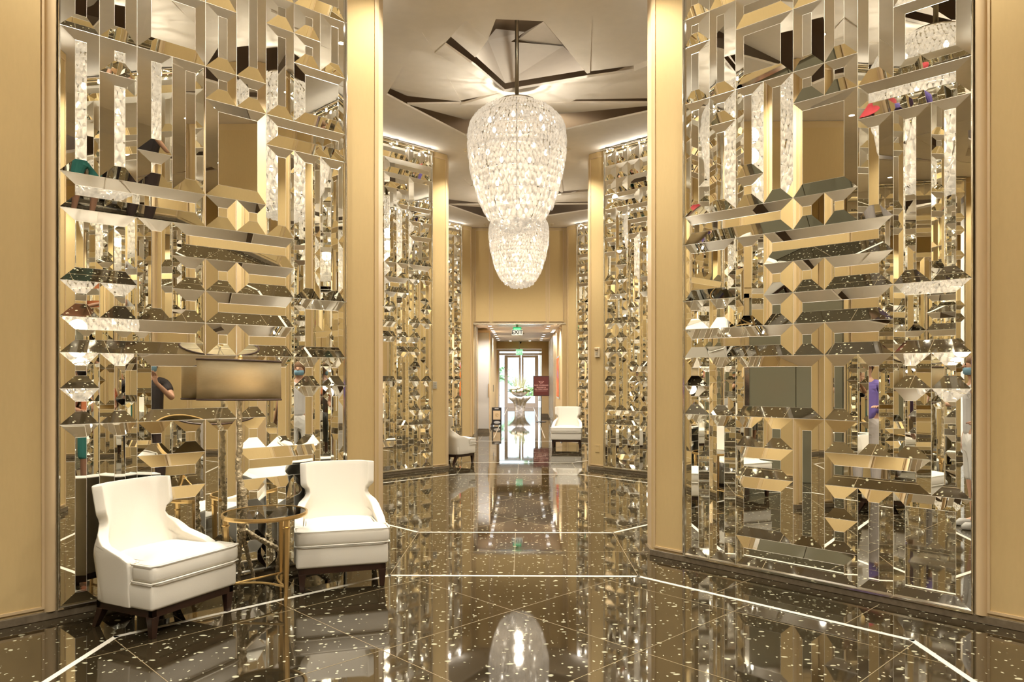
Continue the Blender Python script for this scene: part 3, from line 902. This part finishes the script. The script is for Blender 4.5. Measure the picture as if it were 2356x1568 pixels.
q = MB(); q.box(.145, .215, .012, .016, .388, .396, W2); q.build('top_lip', M['trim'], sw)
W = Wd(-1)
o = MB(); o.box(.225, .305, .005, .014, 1.30, 1.415, W)
pl = o.build('wall_plaque', M['greyplate'], None, bevel=.002); tag(pl, 'small grey plaque on the pier left of the hanging chandeliers', 'plaque')
q = MB()
for i in range(3): q.box(.240, .290, .0135, .0148, 1.325 + i * .024, 1.331 + i * .024, W)
q.build('text_line', M['ink'], pl)
def sprinkler(loc, label):
    t = thing('sprinkler_head', label, 'sprinkler', loc, 0, 'ceiling sprinkler heads')
    q = MB(); q.lathe([(.045, 0), (.045, -.006), (.014, -.012)], 16); q.build('escutcheon', M['plastic'], t)
    q = MB(); q.lathe([(.006, -.01), (.006, -.034), (.018, -.036), (.018, -.039)], 12); q.build('deflector', M['chrome'], t)
sprinkler((-.83, 11.85, ZC), 'ceiling sprinkler left of the nearer chandelier')
sprinkler((.80, 11.85, ZC), 'ceiling sprinkler right of the nearer chandelier')
sprinkler((-.80, 17.7, ZC), 'small far sprinkler left of the farther chandelier')
sprinkler((.77, 17.7, ZC), 'small far sprinkler right of the farther chandelier')
t = thing('smoke_detector', 'round smoke detector up inside the dark ceiling opening', 'detector', (-.19, 9.44, 6.32))
q = MB(); q.lathe([(.07, 0), (.07, -.02), (.055, -.035)], 24); q.build('housing', M['plastic'], t)
q = MB(); q.lathe([(.035, -.034), (.03, -.052), (.01, -.055)], 20); q.build('chamber_cap', M['plastic'], t)

# ------------------------------------------------------------------ end wall and corridor
CH = 2.78
w = MB(); w.box(-1.3, 1.3, END_Y + .1, END_Y + .3, CH, ZC)
ew = struct(w.build('wall_end', M['wallpaint']))
for (x0, x1) in ((-1.06, -.74), (-.64, .64), (.74, 1.06)):
    p = MB(); p.box(x0, x1, END_Y + .088, END_Y + .101, CH + .06, ZC - .06); p.build('cloth_panel', M['fabric'], ew)
    b = MB()
    for (a0, a1, z0, z1) in ((x0 - .015, x0, CH + .045, ZC - .045), (x1, x1 + .015, CH + .045, ZC - .045), (x0, x1, CH + .045, CH + .06), (x0, x1, ZC - .06, ZC - .045)):
        b.box(a0, a1, END_Y + .08, END_Y + .101, z0, z1)
    b.build('panel_border', M['trim'], ew)
b = MB(); b.box(-1.12, 1.12, END_Y + .085, END_Y + .31, CH - .02, CH + .02); b.build('header_bead', M['silver'], ew)
c = MB(); c.box(-1.6, 1.6, END_Y + .29, 36.3, CH, CH + .12); struct(c.build('ceiling', M['corrceil']))
for y in (18.75, 19.05):
    b = MB(); b.box(-.62, .62, y, y + .05, CH - .012, CH + .001); tn += 1; struct(b.build('trim_%d' % tn, M['silver']))
# left corridor wall
w = MB(); w.box(-1.25, -1.12, END_Y + .1, 20.0, 0, CH); w.box(-1.25, -.87, 20.0, 27.6, 0, CH); struct(w.build('wall_left', M['wallpaint']))
w = MB(); w.box(-1.6, -.90, 27.6, 27.8, 0, CH); w.box(-1.7, -1.5, 27.8, 36.2, 0, CH); struct(w.build('wall_left', M['wallpaint']))
# right corridor wall
w = MB(); w.box(1.04, 1.2, END_Y + .1, 27.6, 0, CH); struct(w.build('wall_right', M['wallpaint']))
w = MB(); w.box(.80, 1.6, 27.6, 27.8, 0, CH); w.box(1.5, 1.7, 27.8, 36.2, 0, CH); struct(w.build('wall_right', M['wallpaint']))
b = MB(); b.box(.785, 1.04, 27.57, 27.6, 0, .12); b.box(1.01, 1.04, 18.1, 27.6, 0, .12); struct(b.build('baseboard_right', M['darkstone']))
b = MB(); b.box(-1.12, -.80, 19.86, 19.9, 0, .09); b.box(-.87, -.84, 20.0, 27.6, 0, .10); b.box(-1.12, -1.10, 18.1, 19.9, 0, .09); struct(b.build('baseboard_left', M['darkstone']))
w = MB(); w.box(-.90, .80, 27.6, 27.8, 2.52, CH); struct(w.build('wall_end', M['wallpaint']))
# framed white door panel set facing the hall, left side
t = thing('door_panel', 'tall white lacquer panel in a silver frame at corridor mouth', 'panel', (-.95, 19.9, 0))
q = MB(); q.box(-.15, .14, -.012, .03, .10, 2.66); q.build('leaf', M['whitepanel'], t, bevel=.004)
q = MB(); q.box(-.18, -.15, -.02, .04, .0, 2.72); q.box(.14, .17, -.02, .04, .0, 2.72); q.box(-.15, .14, -.02, .04, 2.66, 2.72); q.build('frame', M['trim'], t)
q = MB(); q.box(.118, .135, -.032, -.012, .95, 1.30); q.build('pull_handle', M['brass'], t)
t = thing('silver_mullion', 'bright silver jamb at the left edge of the corridor mouth', 'jamb', (-1.085, 18.5, 0))
q = MB(); q.box(-.03, .02, 0, .06, 0, 2.74); q.box(-.03, .03, .35, .41, 0, 2.74); q.box(-.03, .005, .06, .35, 2.66, 2.74); q.build('post', M['silver'], t)
# right: silver glazed screen
t = thing('glazed_screen', 'row of silver mullions with glass along the right corridor wall', 'screen', (1.018, 21.6, 0))
for i in range(4):
    q = MB(); q.box(-.05, .02, i * 1.1, i * 1.1 + .10, .12, 2.7); q.build('mullion', M['silver'], t)
q = MB(); q.box(-.01, .0, .1, 3.3, .15, 2.7); q.build('glass_pane', M['mirror'], t)
# artwork
t = thing('framed_artwork', 'silver-framed abstract canvas of red, orange and purple on corridor wall', 'picture', (1.035, 19.7, .92))
q = MB(); q.box(-.03, .004, -.62, .62, 0, 1.10); q.build('frame', M['silver'], t)
art, nt, N, L, p = nmat('abstract paint')
tc = N.new('ShaderNodeTexCoord'); nz = N.new('ShaderNodeTexNoise'); nz.inputs['Scale'].default_value = 2.2; nz.inputs['Detail'].default_value = 1.5
L.new(tc.outputs['Object'], nz.inputs['Vector'])
cr = N.new('ShaderNodeValToRGB'); L.new(nz.outputs['Fac'], cr.inputs[0])
els = cr.color_ramp.elements
els[0].position = .3; els[0].color = (.30, .22, .40, 1); els[1].position = .75; els[1].color = (.75, .72, .78, 1)
for ps, c_ in ((.42, (.55, .05, .02, 1)), (.55, (.80, .22, .02, 1)), (.62, (.60, .03, .03, 1))):
    e_ = els.new(ps); e_.color = c_
L.new(cr.outputs[0], p.inputs['Base Color'])
q = MB(); q.box(-.034, -.028, -.58, .58, .04, 1.06); q.build('canvas', art, t)
# lift button plate
t = thing('call_button_plate', 'small dark button plate on the tan left corridor wall', 'switch', (-.868, 24.4, 1.0))
q = MB(); q.box(.0, .010, -.15, .15, .0, .22); q.build('plate', M['wood'], t)
for z in (.13, .18):
    q = MB(); q.box(.009, .014, -.03, .03, z - .012, z + .012); q.build('button', M['chrome'], t)
# corridor ceiling lights
cp = None
spots = [(-.75, y) for y in (19.06, 20.0, 20.8, 21.4, 22.0, 22.8, 24.0, 25.2, 26.3)] + [(.74, y) for y in (19.06, 20.0, 22.9, 24.0, 25.2, 26.3)] + [(.95, y) for y in (20.7, 21.3, 21.9)] + [(-.35, 27.0), (.35, 27.0), (-.5, 30.0), (.5, 30.0), (-.5, 33.5), (.5, 33.5)]  # the vestibule pairs at the end are added to brighten the door frame
for i, (x, y) in enumerate(spots):
    lab, grp = [('small square downlight in the left row of the corridor ceiling', 'corridor downlights left row'), ('small square downlight in the right row of the corridor ceiling', 'corridor downlights right row'),
                ('small square downlight set close to the right corridor wall', 'corridor downlights by the right wall'), ('small square downlight at the far corridor end, vestibule pairs added to brighten the doors', 'corridor downlights far end')][0 if i < 9 else 1 if i < 15 else 2 if i < 18 else 3]
    if cp is None:
        cp = thing('square_downlight', lab, 'light', (x, y, CH), 0, grp)
        q = MB(); q.box(-.055, .055, -.065, .065, -.006, .001); q.build('trim_ring', M['silver'], cp)
        q = MB(); q.box(-.04, .04, -.05, .05, -.009, -.005); q.build('lens', M['whitelens'], cp)
    else: dup(cp, (x, y, CH), 0, lab, grp)
    if i in (0, 3, 6, 9, 11, 13, 16) or i >= 20: lamp('corridor_lamp', 'SPOT', (x, y, CH - .02), CORR_W * 24 if y < 28 else 130, (1, .95, .92), .02, angle=2.6)
t = thing('dome_camera', 'small dome on the corridor ceiling behind the exit sign', 'camera', (0.0, 22.2, CH))
q = MB(); q.lathe([(.13, 0), (.13, -.012), (.10, -.02)], 20); q.build('base', M['greyplate'], t)
q = MB(); q.lathe([(.085, -.018), (.08, -.05), (.05, -.075), (.01, -.085)], 20); q.build('dome', M['greyplate'], t, smooth=True)
t = thing('door_sensor', 'tiny dark sensor under the header beyond the corridor', 'sensor', (0.0, 27.58, 2.735))
q = MB(); q.lathe([(.05, .03), (.05, 0), (.02, -.03)], 14); q.build('housing', M['black'], t)

# exit signs
def text_obj(body, size, loc, rot, mat, parent, ext=.002, name='lettering', align='CENTER', bold=0.0):
    cu = bpy.data.curves.new(name, 'FONT'); cu.body = body; cu.size = size; cu.extrude = ext; cu.align_x = align; cu.align_y = 'CENTER'; cu.offset = bold
    o = bpy.data.objects.new(name, cu); COL.objects.link(o); o.location = loc; o.rotation_euler = rot
    cu.materials.append(mat)
    me = bpy.data.meshes.new_from_object(o.evaluated_get(bpy.context.evaluated_depsgraph_get()))
    bpy.data.objects.remove(o, do_unlink=True)
    o = bpy.data.objects.new(name, me); COL.objects.link(o); o.location = loc; o.rotation_euler = rot
    if parent: o.parent = parent
    return o
t = thing('exit_sign', 'cream-faced EXIT sign with green top hanging at the corridor mouth', 'sign', (-.055, 18.6, 2.52))
q = MB(); q.box(-.135, .135, -.02, .03, 0, .135); q.build('sign_face', M['signcream'], t, bevel=.004)
q = MB(); q.box(-.105, .105, -.02, .05, .135, .20); hs_ = q.build('lamp_housing', M['greendk'], t)
q = MB(); q.box(-.085, .085, -.024, -.019, .142, .172); q.build('green_strip', M['green'], hs_)
q = MB(); q.box(-.03, .03, .0, .03, .20, .262); q.build('mount', M['greyplate'], t)
text_obj('EXIT', .135, (0, -.0215, .068), (PI / 2, 0, 0), M['ink'], t, bold=.003)
t = thing('exit_sign', 'lit green EXIT sign above the far glass doors', 'sign', (-.03, 27.3, 2.27))
q = MB(); q.box(-.125, .125, -.02, .02, 0, .215); q.build('sign_face', M['greenface'], t, bevel=.004)
q = MB(); q.box(-.02, .02, -.02, .02, .215, .51); q.build('mount', M['greyplate'], t)
text_obj('EXIT', .14, (0, -.0215, .10), (PI / 2, 0, 0), pmat('white letters', (.9, 1, .93), .5, emit=(.85, 1, .9), estr=.4), t, bold=.003)

# face covering sign on a stand
t = thing('sign_stand', 'wine-red notice board on a thin black floor stand in the corridor', 'sign', (.70, 24.6, 0))
q = MB(); q.lathe([(.17, 0), (.17, .012), (.03, .022), (.016, .04)], 28); q.build('base', M['black'], t)
q = MB(); q.tube([(0, 0, .03), (0, 0, .87)], .014, 10); q.build('pole', M['black'], t, smooth=True)
q = MB(); q.box(-.255, .255, -.012, .012, .86, 1.50); sb = q.build('board', M['wine'], t, bevel=.008)
q = MB()
for (x0, x1, z0, z1) in ((-.262, -.240, .85, 1.51), (.240, .262, .85, 1.51), (-.24, .24, .85, .872), (-.24, .24, 1.488, 1.51)): q.box(x0, x1, -.020, .014, z0, z1)
q.build('frame', M['shadetrim'], t)
for body, z, s in (('FACE COVERINGS', 1.200, .058), ('REQUIRED IN', 1.135, .050), ('ALL PUBLIC AREAS', 1.072, .052)):
    text_obj(body, s, (0, -.0135, z), (PI / 2, 0, 0), M['winetext'], sb, .001, bold=.0012)
q = MB(); q.box(-.20, .20, -.0145, -.012, 1.012, 1.020); q.build('rule', M['winetext'], sb)
q = MB()
D_ = [(-.085, 1.335), (.085, 1.335), (.0, 1.25)]
def seg(a, b, wd): 
    a = Vector((a[0], 0, a[1])); b = Vector((b[0], 0, b[1])); d = (b - a).normalized(); n_ = Vector((-d.z, 0, d.x)) * wd
    V = [a + n_, a - n_, b - n_, b + n_]
    q.add([(v.x, -.0125, v.z) for v in V] + [(v.x, -.0145, v.z) for v in V], [(0, 1, 2, 3), (7, 6, 5, 4), (0, 4, 5, 1), (1, 5, 6, 2), (2, 6, 7, 3), (3, 7, 4, 0)])
seg((-.085, 1.335), (.085, 1.335), .005); seg((-.085, 1.335), (.0, 1.25), .006); seg((.085, 1.335), (.02, 1.27), .006); seg((.0, 1.30), (.03, 1.275), .006)
q.build('emblem', M['winetext'], sb)

# small floor easel with a card, left
t = thing('card_holder', 'low black floor holder with a tan notice card by the left wall', 'sign', (-.70, 22.6, 0))
q = MB(); q.box(-.145, .145, -.02, .02, .03, .56); fr_ = q.build('board', M['black'], t, bevel=.004)
q = MB(); q.box(-.105, .115, -.026, -.019, .19, .46); cd = q.build('card', M['paper'], t)
q = MB()
q.ring([(.005 + .045 * math.cos(a), -.0275, .33 + .05 * math.sin(a)) for a in [2 * PI * j / 20 for j in range(20)]], .004, 5)
q.tube([(-.012, -.0275, .31), (.012, -.0275, .35)], .005, 5)
q.build('emblem', M['brass'], cd)
q = MB(); q.box(-.06, .06, -.024, -.019, .51, .535); q.build('white_tab', M['whitepanel'], t)
q = MB(); V = []
q.lathe([(.005, -.004), (.09, -.003), (.1, 0), (.09, .003), (.005, .004)], 20, (0, 0, 0), 1.0, .0 + 1.0); 
ov = q.build('white_oval', M['whitepanel'], t); ov.location = (.01, -.022, .105); ov.rotation_euler = (PI / 2, 0, 0); ov.scale = (1, .42, 1)
q = MB(); q.box(-.145, -.115, -.10, .10, 0, .03); q.box(.115, .145, -.10, .10, 0, .03); q.build('foot', M['black'], t)

# silver root pedestal with flower bowl
t = thing('root_pedestal', 'silvered tree-root pedestal standing before the glass doors', 'pedestal', (-.04, 31.8, 0))
rnd = random.Random(21)
V = []; F = []; n = 40; prof = [(.21, 0), (.20, .08), (.20, .20), (.22, .30), (.27, .40), (.36, .50), (.43, .58), (.41, .635), (.26, .63), (.0, .62)]
ph = [rnd.uniform(0, 6.28) for _ in range(6)]
for r, z in prof:
    for j in range(n):
        a = 2 * PI * j / n
        lump = 1 + .13 * math.sin(5 * a + ph[0] + z * 3) + .08 * math.sin(9 * a + ph[1] - z * 5) + .05 * math.sin(15 * a + ph[2])
        V.append((r * lump * math.cos(a), r * lump * .9 * math.sin(a), max(0, z + (.03 * math.sin(7 * a + ph[3]) if 0 < z < .6 else 0))))
k = len(prof)
for i in range(k - 1):
    for j in range(n): F.append((i * n + j, i * n + (j + 1) % n, (i + 1) * n + (j + 1) % n, (i + 1) * n + j))
q = MB(); q.add(V, F); q.build('root_body', M['steelpot'], t, smooth=True)
t = thing('flower_bowl', 'shallow silver bowl of cream flowers on the root pedestal', 'bowl', (-.04, 31.8, .63))
q = MB(); q.lathe([(.10, 0), (.22, .05), (.33, .14), (.37, .21), (.35, .21), (.30, .14), (.02, .05)], 32, close=False); q.build('bowl', M['steelpot'], t, smooth=True)
def blob(mb, c, r, rnd):
    V = []; F = []; n = 8
    rings = [(-.8, .55), (-.2, 1.0), (.4, .85), (.85, .45)]
    for z, s in rings:
        for j in range(n):
            a = 2 * PI * j / n; q_ = rnd.uniform(.8, 1.2)
            V.append((c[0] + r * s * q_ * math.cos(a), c[1] + r * s * q_ * math.sin(a), c[2] + r * z * .8))
    for i in range(3):
        for j in range(n): F.append((i * n + j, i * n + (j + 1) % n, (i + 1) * n + (j + 1) % n, (i + 1) * n + j))
    F.append(tuple(range(n - 1, -1, -1))); F.append(tuple(3 * n + j for j in range(n)))
    mb.add(V, F)
for j in range(34):
    a = rnd.uniform(0, 6.28); rr = .40 * math.sqrt(rnd.random()); q = MB()
    blob(q, (rr * math.cos(a), rr * math.sin(a), .24 + .26 * (1 - rr / .42) + rnd.uniform(-.02, .03)), rnd.uniform(.055, .09), rnd)
    q.build('flower', M['petal'], t, smooth=True)
q = MB()
for j in range(60):
    a = rnd.uniform(0, 6.28); ln = rnd.uniform(.45, .85); sp = rnd.uniform(.1, .5)
    p0 = Vector((.12 * math.cos(a), .12 * math.sin(a), .22)); p1 = p0 + Vector((sp * .35 * math.cos(a), sp * .35 * math.sin(a), ln * .7)); p2 = p0 + Vector((sp * .8 * math.cos(a), sp * .8 * math.sin(a), ln))
    q.tube([p0, (p0 + p1) / 2, p1, p2], [.010, .009, .007, .002], 4)
q.build('tall_grass', pmat('pale grass', (.42, .46, .27), .6, var=.3), t)['kind'] = 'stuff'
q = MB()
for j in range(40):
    a = rnd.uniform(0, 6.28); r0 = .30; r1 = rnd.uniform(.42, .55)
    p0 = Vector((r0 * math.cos(a), r0 * math.sin(a), .22)); p1 = Vector((r1 * math.cos(a), r1 * math.sin(a), .22 + rnd.uniform(-.04, .10)))
    s_ = Vector((-math.sin(a), math.cos(a), .2)) * .035; mid = (p0 + p1) / 2 + Vector((0, 0, .04))
    q.add([p0, mid + s_, p1, mid - s_], [(0, 1, 2), (0, 2, 3)])
q.build('leaves', M['leaf'], t)['kind'] = 'stuff'

# glass entrance doors
DY = 36.2
d = MB(); d.box(-1.10, -1.02, DY, DY + .08, 0, 2.85); d.box(1.02, 1.10, DY, DY + .08, 0, 2.85); d.box(-1.02, 1.02, DY + .002, DY + .078, 2.525, 2.62); d.box(-1.02, 1.02, DY - .05, DY + .095, 2.70, 2.84)
d.box(-.78, -.70, DY, DY + .08, 0, 2.52); d.box(.78, .86, DY, DY + .08, 0, 2.52)
dr = struct(d.build('door_1', M['doorframe']))
for x0, x1 in ((-.70, .01), (.06, .78)):
    q = MB(); q.box(x0, x0 + .085, DY - .01, DY + .05, 0, 2.52); q.box(x1 - .085, x1, DY - .01, DY + .05, 0, 2.52); q.box(x0 + .085, x1 - .085, DY - .008, DY + .048, 0.002, .20); q.box(x0 + .085, x1 - .085, DY - .008, DY + .048, 2.40, 2.515)
    lf = q.build('door_leaf', M['doorframe'], dr)
    g_ = MB(); g_.box(x0 + .085, x1 - .085, DY + .015, DY + .025, .20, 2.40); g_.build('glass_pane', M['doorglass'], lf)
for x, s in ((-.66, 1), (.74, -1)):
    q = MB(); q.tube([(x, DY - .01, 1.55), (x, DY - .07, 1.57), (x, DY - .07, 1.78), (x, DY - .01, 1.80)], .014, 8); q.build('pull_handle', M['silver'], dr, smooth=True)
for x0, x1 in ((-1.02, -.78), (.86, 1.02)):
    g_ = MB(); g_.box(x0, x1, DY + .03, DY + .04, .0, 2.52); g_.build('side_light', M['doorglass'], dr)
g_ = MB(); g_.box(-1.02, 1.02, DY + .03, DY + .04, 2.62, 2.70); g_.build('transom_glass', M['doorglass'], dr)
w = MB(); w.box(-1.7, -1.10, DY, DY + .15, 0, CH + .1); w.box(1.10, 1.7, DY, DY + .15, 0, CH + .1); w.box(-1.1, 1.1, DY + .1, DY + .15, 2.85, CH + .3); struct(w.build('wall_end', M['wallpaint']))

# outside
q = MB(); q.box(-30, 30, DY + .15, 90, -.12, -.02); struct(q.build('ground', M['paving']))
def palm(loc, h, label, fr=22, ln=1.9, seed=1):
    rnd = random.Random(seed)
    t = thing('palm_tree', label, 'tree', loc)
    q = MB(); pts = [(0, 0, -.02)] + [(.05 * math.sin(i), .04 * math.cos(i), h * (i + 1) / 6) for i in range(6)]
    q.tube(pts, [.17, .15, .13, .13, .12, .12, .11], 10); q.build('trunk', M['bark'], t, smooth=True)
    q = MB()
    for i in range(fr):
        a = 2 * PI * i / fr + rnd.uniform(-.15, .15); el = rnd.uniform(-.2, 1.1); L_ = ln * rnd.uniform(.75, 1.1)
        prev = None
        for s in range(9):
            u = s / 8; rad = L_ * u * math.cos(el * (1 - .3 * u)); z = h + L_ * (u * math.sin(el) - .55 * u * u)
            c = Vector((rad * math.cos(a), rad * math.sin(a), z)); wd = .26 * math.sin(PI * min(1, .15 + u * .85)) + .01
            sd = Vector((-math.sin(a), math.cos(a), -.0)) * wd
            cur = (c + sd - Vector((0, 0, wd * .5)), c, c - sd - Vector((0, 0, wd * .5)))
            if prev and s % 1 == 0:
                q.add([prev[0], prev[1], cur[1], cur[0] * .6 + prev[0] * .4], [(0, 1, 2, 3)]); q.add([prev[1], prev[2], cur[2] * .6 + prev[2] * .4, cur[1]], [(0, 1, 2, 3)])
            prev = cur
    q.build('fronds', M['frond'], t, fixn=False)
palm((-1.6, 41.5, 0), 1.4, 'low palm with pale fronds outside the left glass door', 26, 2.0, 2)
palm((1.25, 46.0, 0), 4.2, 'slim palm trunk outside the right glass door', 18, 1.8, 4)
palm((-3.6, 47.0, 0), 2.6, 'taller palm farther left outside the glass doors', 22, 2.0, 6)
q = MB(); q.box(-14, 14, 70, 70.4, -.02, 3.2); struct(q.build('wall_far', M['farwall']))
for i, (x, y, r) in enumerate(((-2.4, 52, .9), (2.9, 52, .7), (.6, 58, .8))):
    rnd = random.Random(i + 50); t = thing('shrub', ['rounded shrub outside at the left of glass doors', 'rounded shrub outside at the right of glass doors', 'small shrub far outside behind the middle door post'][i], 'shrub', (x, y, 0))
    q = MB()
    for j in range(260):
        v = Vector((rnd.gauss(0, 1), rnd.gauss(0, 1), abs(rnd.gauss(0, 1)))).normalized() * r * rnd.uniform(.6, 1)
        d1 = Vector((rnd.uniform(-1, 1), rnd.uniform(-1, 1), rnd.uniform(-1, 1))).normalized() * .12; d2 = v.cross(d1).normalized() * .06
        q.add([v - d1, v + d2, v + d1, v - d2], [(0, 1, 2, 3)])
    q.build('foliage', M['leaf'], t, fixn=False)
    q = MB(); q.tube([(0, 0, -.02), (0, 0, r * .8)], .04, 6); q.build('stem', M['bark'], t)

# ------------------------------------------------------------------ visitors standing at the sides of the near bay (they show in the mirrors)
def skinned(name, V, E, Rr, mat, parent, root=0, sub=2):
    me = bpy.data.meshes.new(name); me.from_pydata(V, E, []); me.materials.append(mat)
    o = bpy.data.objects.new(name, me); COL.objects.link(o); o.parent = parent
    o.modifiers.new('skin', 'SKIN'); md = o.modifiers.new('sub', 'SUBSURF'); md.levels = sub; md.render_levels = sub
    for i, r in enumerate(Rr):
        r = r if isinstance(r, tuple) else (r, r)
        me.skin_vertices[0].data[i].radius = r
        me.skin_vertices[0].data[i].use_root = (i == root)
    return o
M['skin'] = pmat('skin', (.62, .36, .24), .5); M['skin2'] = pmat('deeper skin', (.34, .18, .11), .5)
M['eye'] = pmat('dark eye', (.02, .015, .01), .2)
def person(label, loc, rz, skin, shirt, lower, hair, arms, short=True, hat=None, mask=None, k=1.0):
    t = thing('person', label, 'person', loc, rz, None); t.scale = (k, k, k)
    mats = {n: pmat('cloth', c, .8, var=.1) for n, c in (('shirt', shirt), ('lower', lower), ('hair', hair))}
    V = []; E = []; Rr = []
    def v(p, r, prev=None):
        V.append(p); Rr.append(r)
        if prev is not None: E.append((prev, len(V) - 1))
        return len(V) - 1
    pel = v((0, 0, .95), (.15, .11)); wa = v((0, 0, 1.12), (.13, .095), pel); ch_ = v((0, .0, 1.32), (.16, .11), wa); sh_ = v((0, .0, 1.43), (.10, .075), ch_)
    nk = v((0, -.01, 1.52), .052, sh_); jaw = v((0, -.03, 1.585), (.062, .068), nk); hd = v((0, -.015, 1.665), (.077, .092), jaw); tp = v((0, -.005, 1.73), (.05, .06), hd)
    tips = []
    for sx in (-1, 1):
        hp = v((sx * .095, 0, .88), .092, pel); kn = v((sx * .105, -.015, .49), .056, hp); ca = v((sx * .108, .01, .32), .052, kn); an = v((sx * .11, .015, .075), .034, ca); ft = v((sx * .115, -.07, .035), (.038, .028), an); toe = v((sx * .12, -.15, .025), (.036, .02), ft)
        el, wr, dr = arms(sx)
        so_ = v((sx * .175, 0, 1.405), .058, sh_); e_ = v(el, .041, so_); w_ = v(wr, .026, e_)
        d = Vector(dr).normalized(); side = d.cross(Vector((0, 0, 1))); side = side.normalized() if side.length > .1 else Vector((1, 0, 0)); up = side.cross(d)
        W0 = Vector(wr); pm = v(tuple(W0 + d * .05), (.034, .016), w_); p2 = v(tuple(W0 + d * .085), (.036, .014), pm)
        for j, (o_, ln) in enumerate(((-.028, .062), (-.009, .076), (.010, .072), (.028, .056))):
            b = W0 + d * .092 + side * o_; a1 = v(tuple(b), .0085, p2); a2 = v(tuple(b + d * ln * .5 - up * .010), .008, a1); v(tuple(b + d * ln - up * .032), .0068, a2)
        th = v(tuple(W0 + d * .035 - side * sx * -.034), .010, pm); v(tuple(W0 + d * .075 - side * sx * -.050 - up * .012), .008, th)
        tips.append(W0 + d * .12)
    skinned('body', V, E, Rr, M[skin], t)
    # shirt
    V2 = [(0, 0, .84), (0, 0, 1.12), (0, 0, 1.32), (0, 0, 1.44)]; R_ = [(.172, .135), (.155, .118), (.175, .125), (.10, .082)]; E2 = [(0, 1), (1, 2), (2, 3)]
    for sx in (-1, 1):
        el = Vector(arms(sx)[0]); s0_ = Vector((sx * .175, 0, 1.405)); n_ = len(V2)
        V2 += [tuple(s0_), tuple(s0_.lerp(el, .62))]; R_ += [.072, .066]; E2 += [(3, n_), (n_, n_ + 1)]
    skinned('shirt', V2, E2, R_, mats['shirt'], t)
    zl = .46 if short else .10
    V3 = [(0, 0, 1.06), (0, 0, .90)]; R_ = [(.155, .116), (.15, .125)]; E3 = [(0, 1)]
    for sx in (-1, 1):
        n_ = len(V3); V3 += [(sx * .10, 0, .80), (sx * .108, -.008, (.80 + zl) / 2), (sx * .112, 0, zl)]; R_ += [.108, .086, .080 if short else .062]; E3 += [(1, n_), (n_, n_ + 1), (n_ + 1, n_ + 2)]
    skinned('shorts' if short else 'trousers', V3, E3, R_, mats['lower'], t)
    for sx in (-1, 1):
        q = MB(); q.lathe([(.035, .0), (.042, .012), (.040, .045), (.028, .075)], 14, (sx * .115, -.055, 0), 1.0, 2.6); q.build('shoe', M['whitepanel'], t, smooth=True)
        q = MB(); q.lathe([(.002, -.009), (.009, 0), (.002, .009)], 8, (sx * .031, -.103, 1.668)); q.build('eye', M['eye'], t, smooth=True)
        q = MB(); q.lathe([(.004, -.03), (.016, 0), (.004, .03)], 8, (sx * .083, .0, 1.655), .6, 1); q.build('ear', M[skin], t, smooth=True)
    q = MB(); q.tube([(0, -.098, 1.672), (0, -.118, 1.640), (0, -.102, 1.632)], [.009, .013, .010], 8); q.build('nose', M[skin], t, smooth=True)
    if mask: 
        q = MB(); q.lathe([(.055, -.045), (.074, -.03), (.078, .01), (.070, .030)], 20, (0, -.045, 1.605), .95, .95, close=False); q.build('face_mask', pmat('mask', mask, .8), t, smooth=True)
    else:
        q = MB(); q.tube([(-.024, -.100, 1.598), (0, -.106, 1.595), (.024, -.100, 1.598)], [.003, .006, .003], 6); q.build('lips', pmat('lips', (.45, .16, .13), .5), t, smooth=True)
    q = MB(); q.lathe([(.086, -.02), (.094, .02), (.085, .06), (.05, .09), (.005, .10)], 20, (0, .012, 1.675), .92, 1.08, close=False)
    q.lathe([(.06, -.10), (.085, -.05), (.09, .0)], 16, (0, .035, 1.67), .9, .75, close=False); q.build('hair', mats['hair'], t, smooth=True)
    if hat:
        hm = pmat('hat felt', hat, .8)
        q = MB(); q.lathe([(.175, -.005), (.17, .008), (.10, .012), (.098, .09), (.075, .115), (.005, .118)], 28, (0, 0, 1.715), .95, 1.05, close=False); q.build('brim_hat', hm, t, smooth=True)
    return t, tips
down = lambda sx: ((sx * .235, .02, 1.14), (sx * .25, -.05, .90), (0, -.15, -1))
raised = lambda sx: ((sx * .27, -.14, 1.20), (sx * .085, -.36, 1.42), (-sx * .12, -.25, 1))
bent = lambda sx: ((sx * .25, .0, 1.15), (sx * .14, -.23, 1.12), (-sx * .4, -1, .2))
pt, tips = person('person in brown hat, blue mask and dark clothes raising a phone, reflected beside the lampshade', (2.54, 2.50, 0), face(-.93, .36), 'skin', (.03, .022, .02), (.035, .02, .015), (.10, .06, .03), raised, False, (.30, .16, .06), (.25, .45, .60))
bpy.context.view_layer.update()
q = MB(); q.box(-.037, .037, -.004, .004, -.075, .075)
ph_ = q.build('phone', M['black'], None, bevel=.004); ph_.location = pt.matrix_world @ Vector((0, -.425, 1.53)); ph_.rotation_euler = (0, 0, face(-.93, .36))
tag(ph_, 'black phone held up in both hands by the person in the brown hat', 'phone')
person('person in an orange and teal top with arms bent, reflected left of the lampshade', (2.06, 2.00, 0), face(-.85, .5), 'skin2', (.60, .20, .08), (.04, .20, .17), (.03, .02, .02), bent, True, None, None, .95)
person('person in white shorts standing at the near right, reflected low in the left mirror', (1.55, 1.56, 0), face(-.8, .6), 'skin', (.62, .60, .58), (.80, .78, .74), (.18, .10, .05), down, True, None, (.25, .45, .60), .97)
person('person in a violet shirt and red cap, reflected in the right-hand mirror', (-2.60, 2.75, 0), face(.9, .43), 'skin', (.18, .13, .42), (.50, .45, .42), (.05, .03, .02), bent, False, (.50, .05, .06), None, .98)
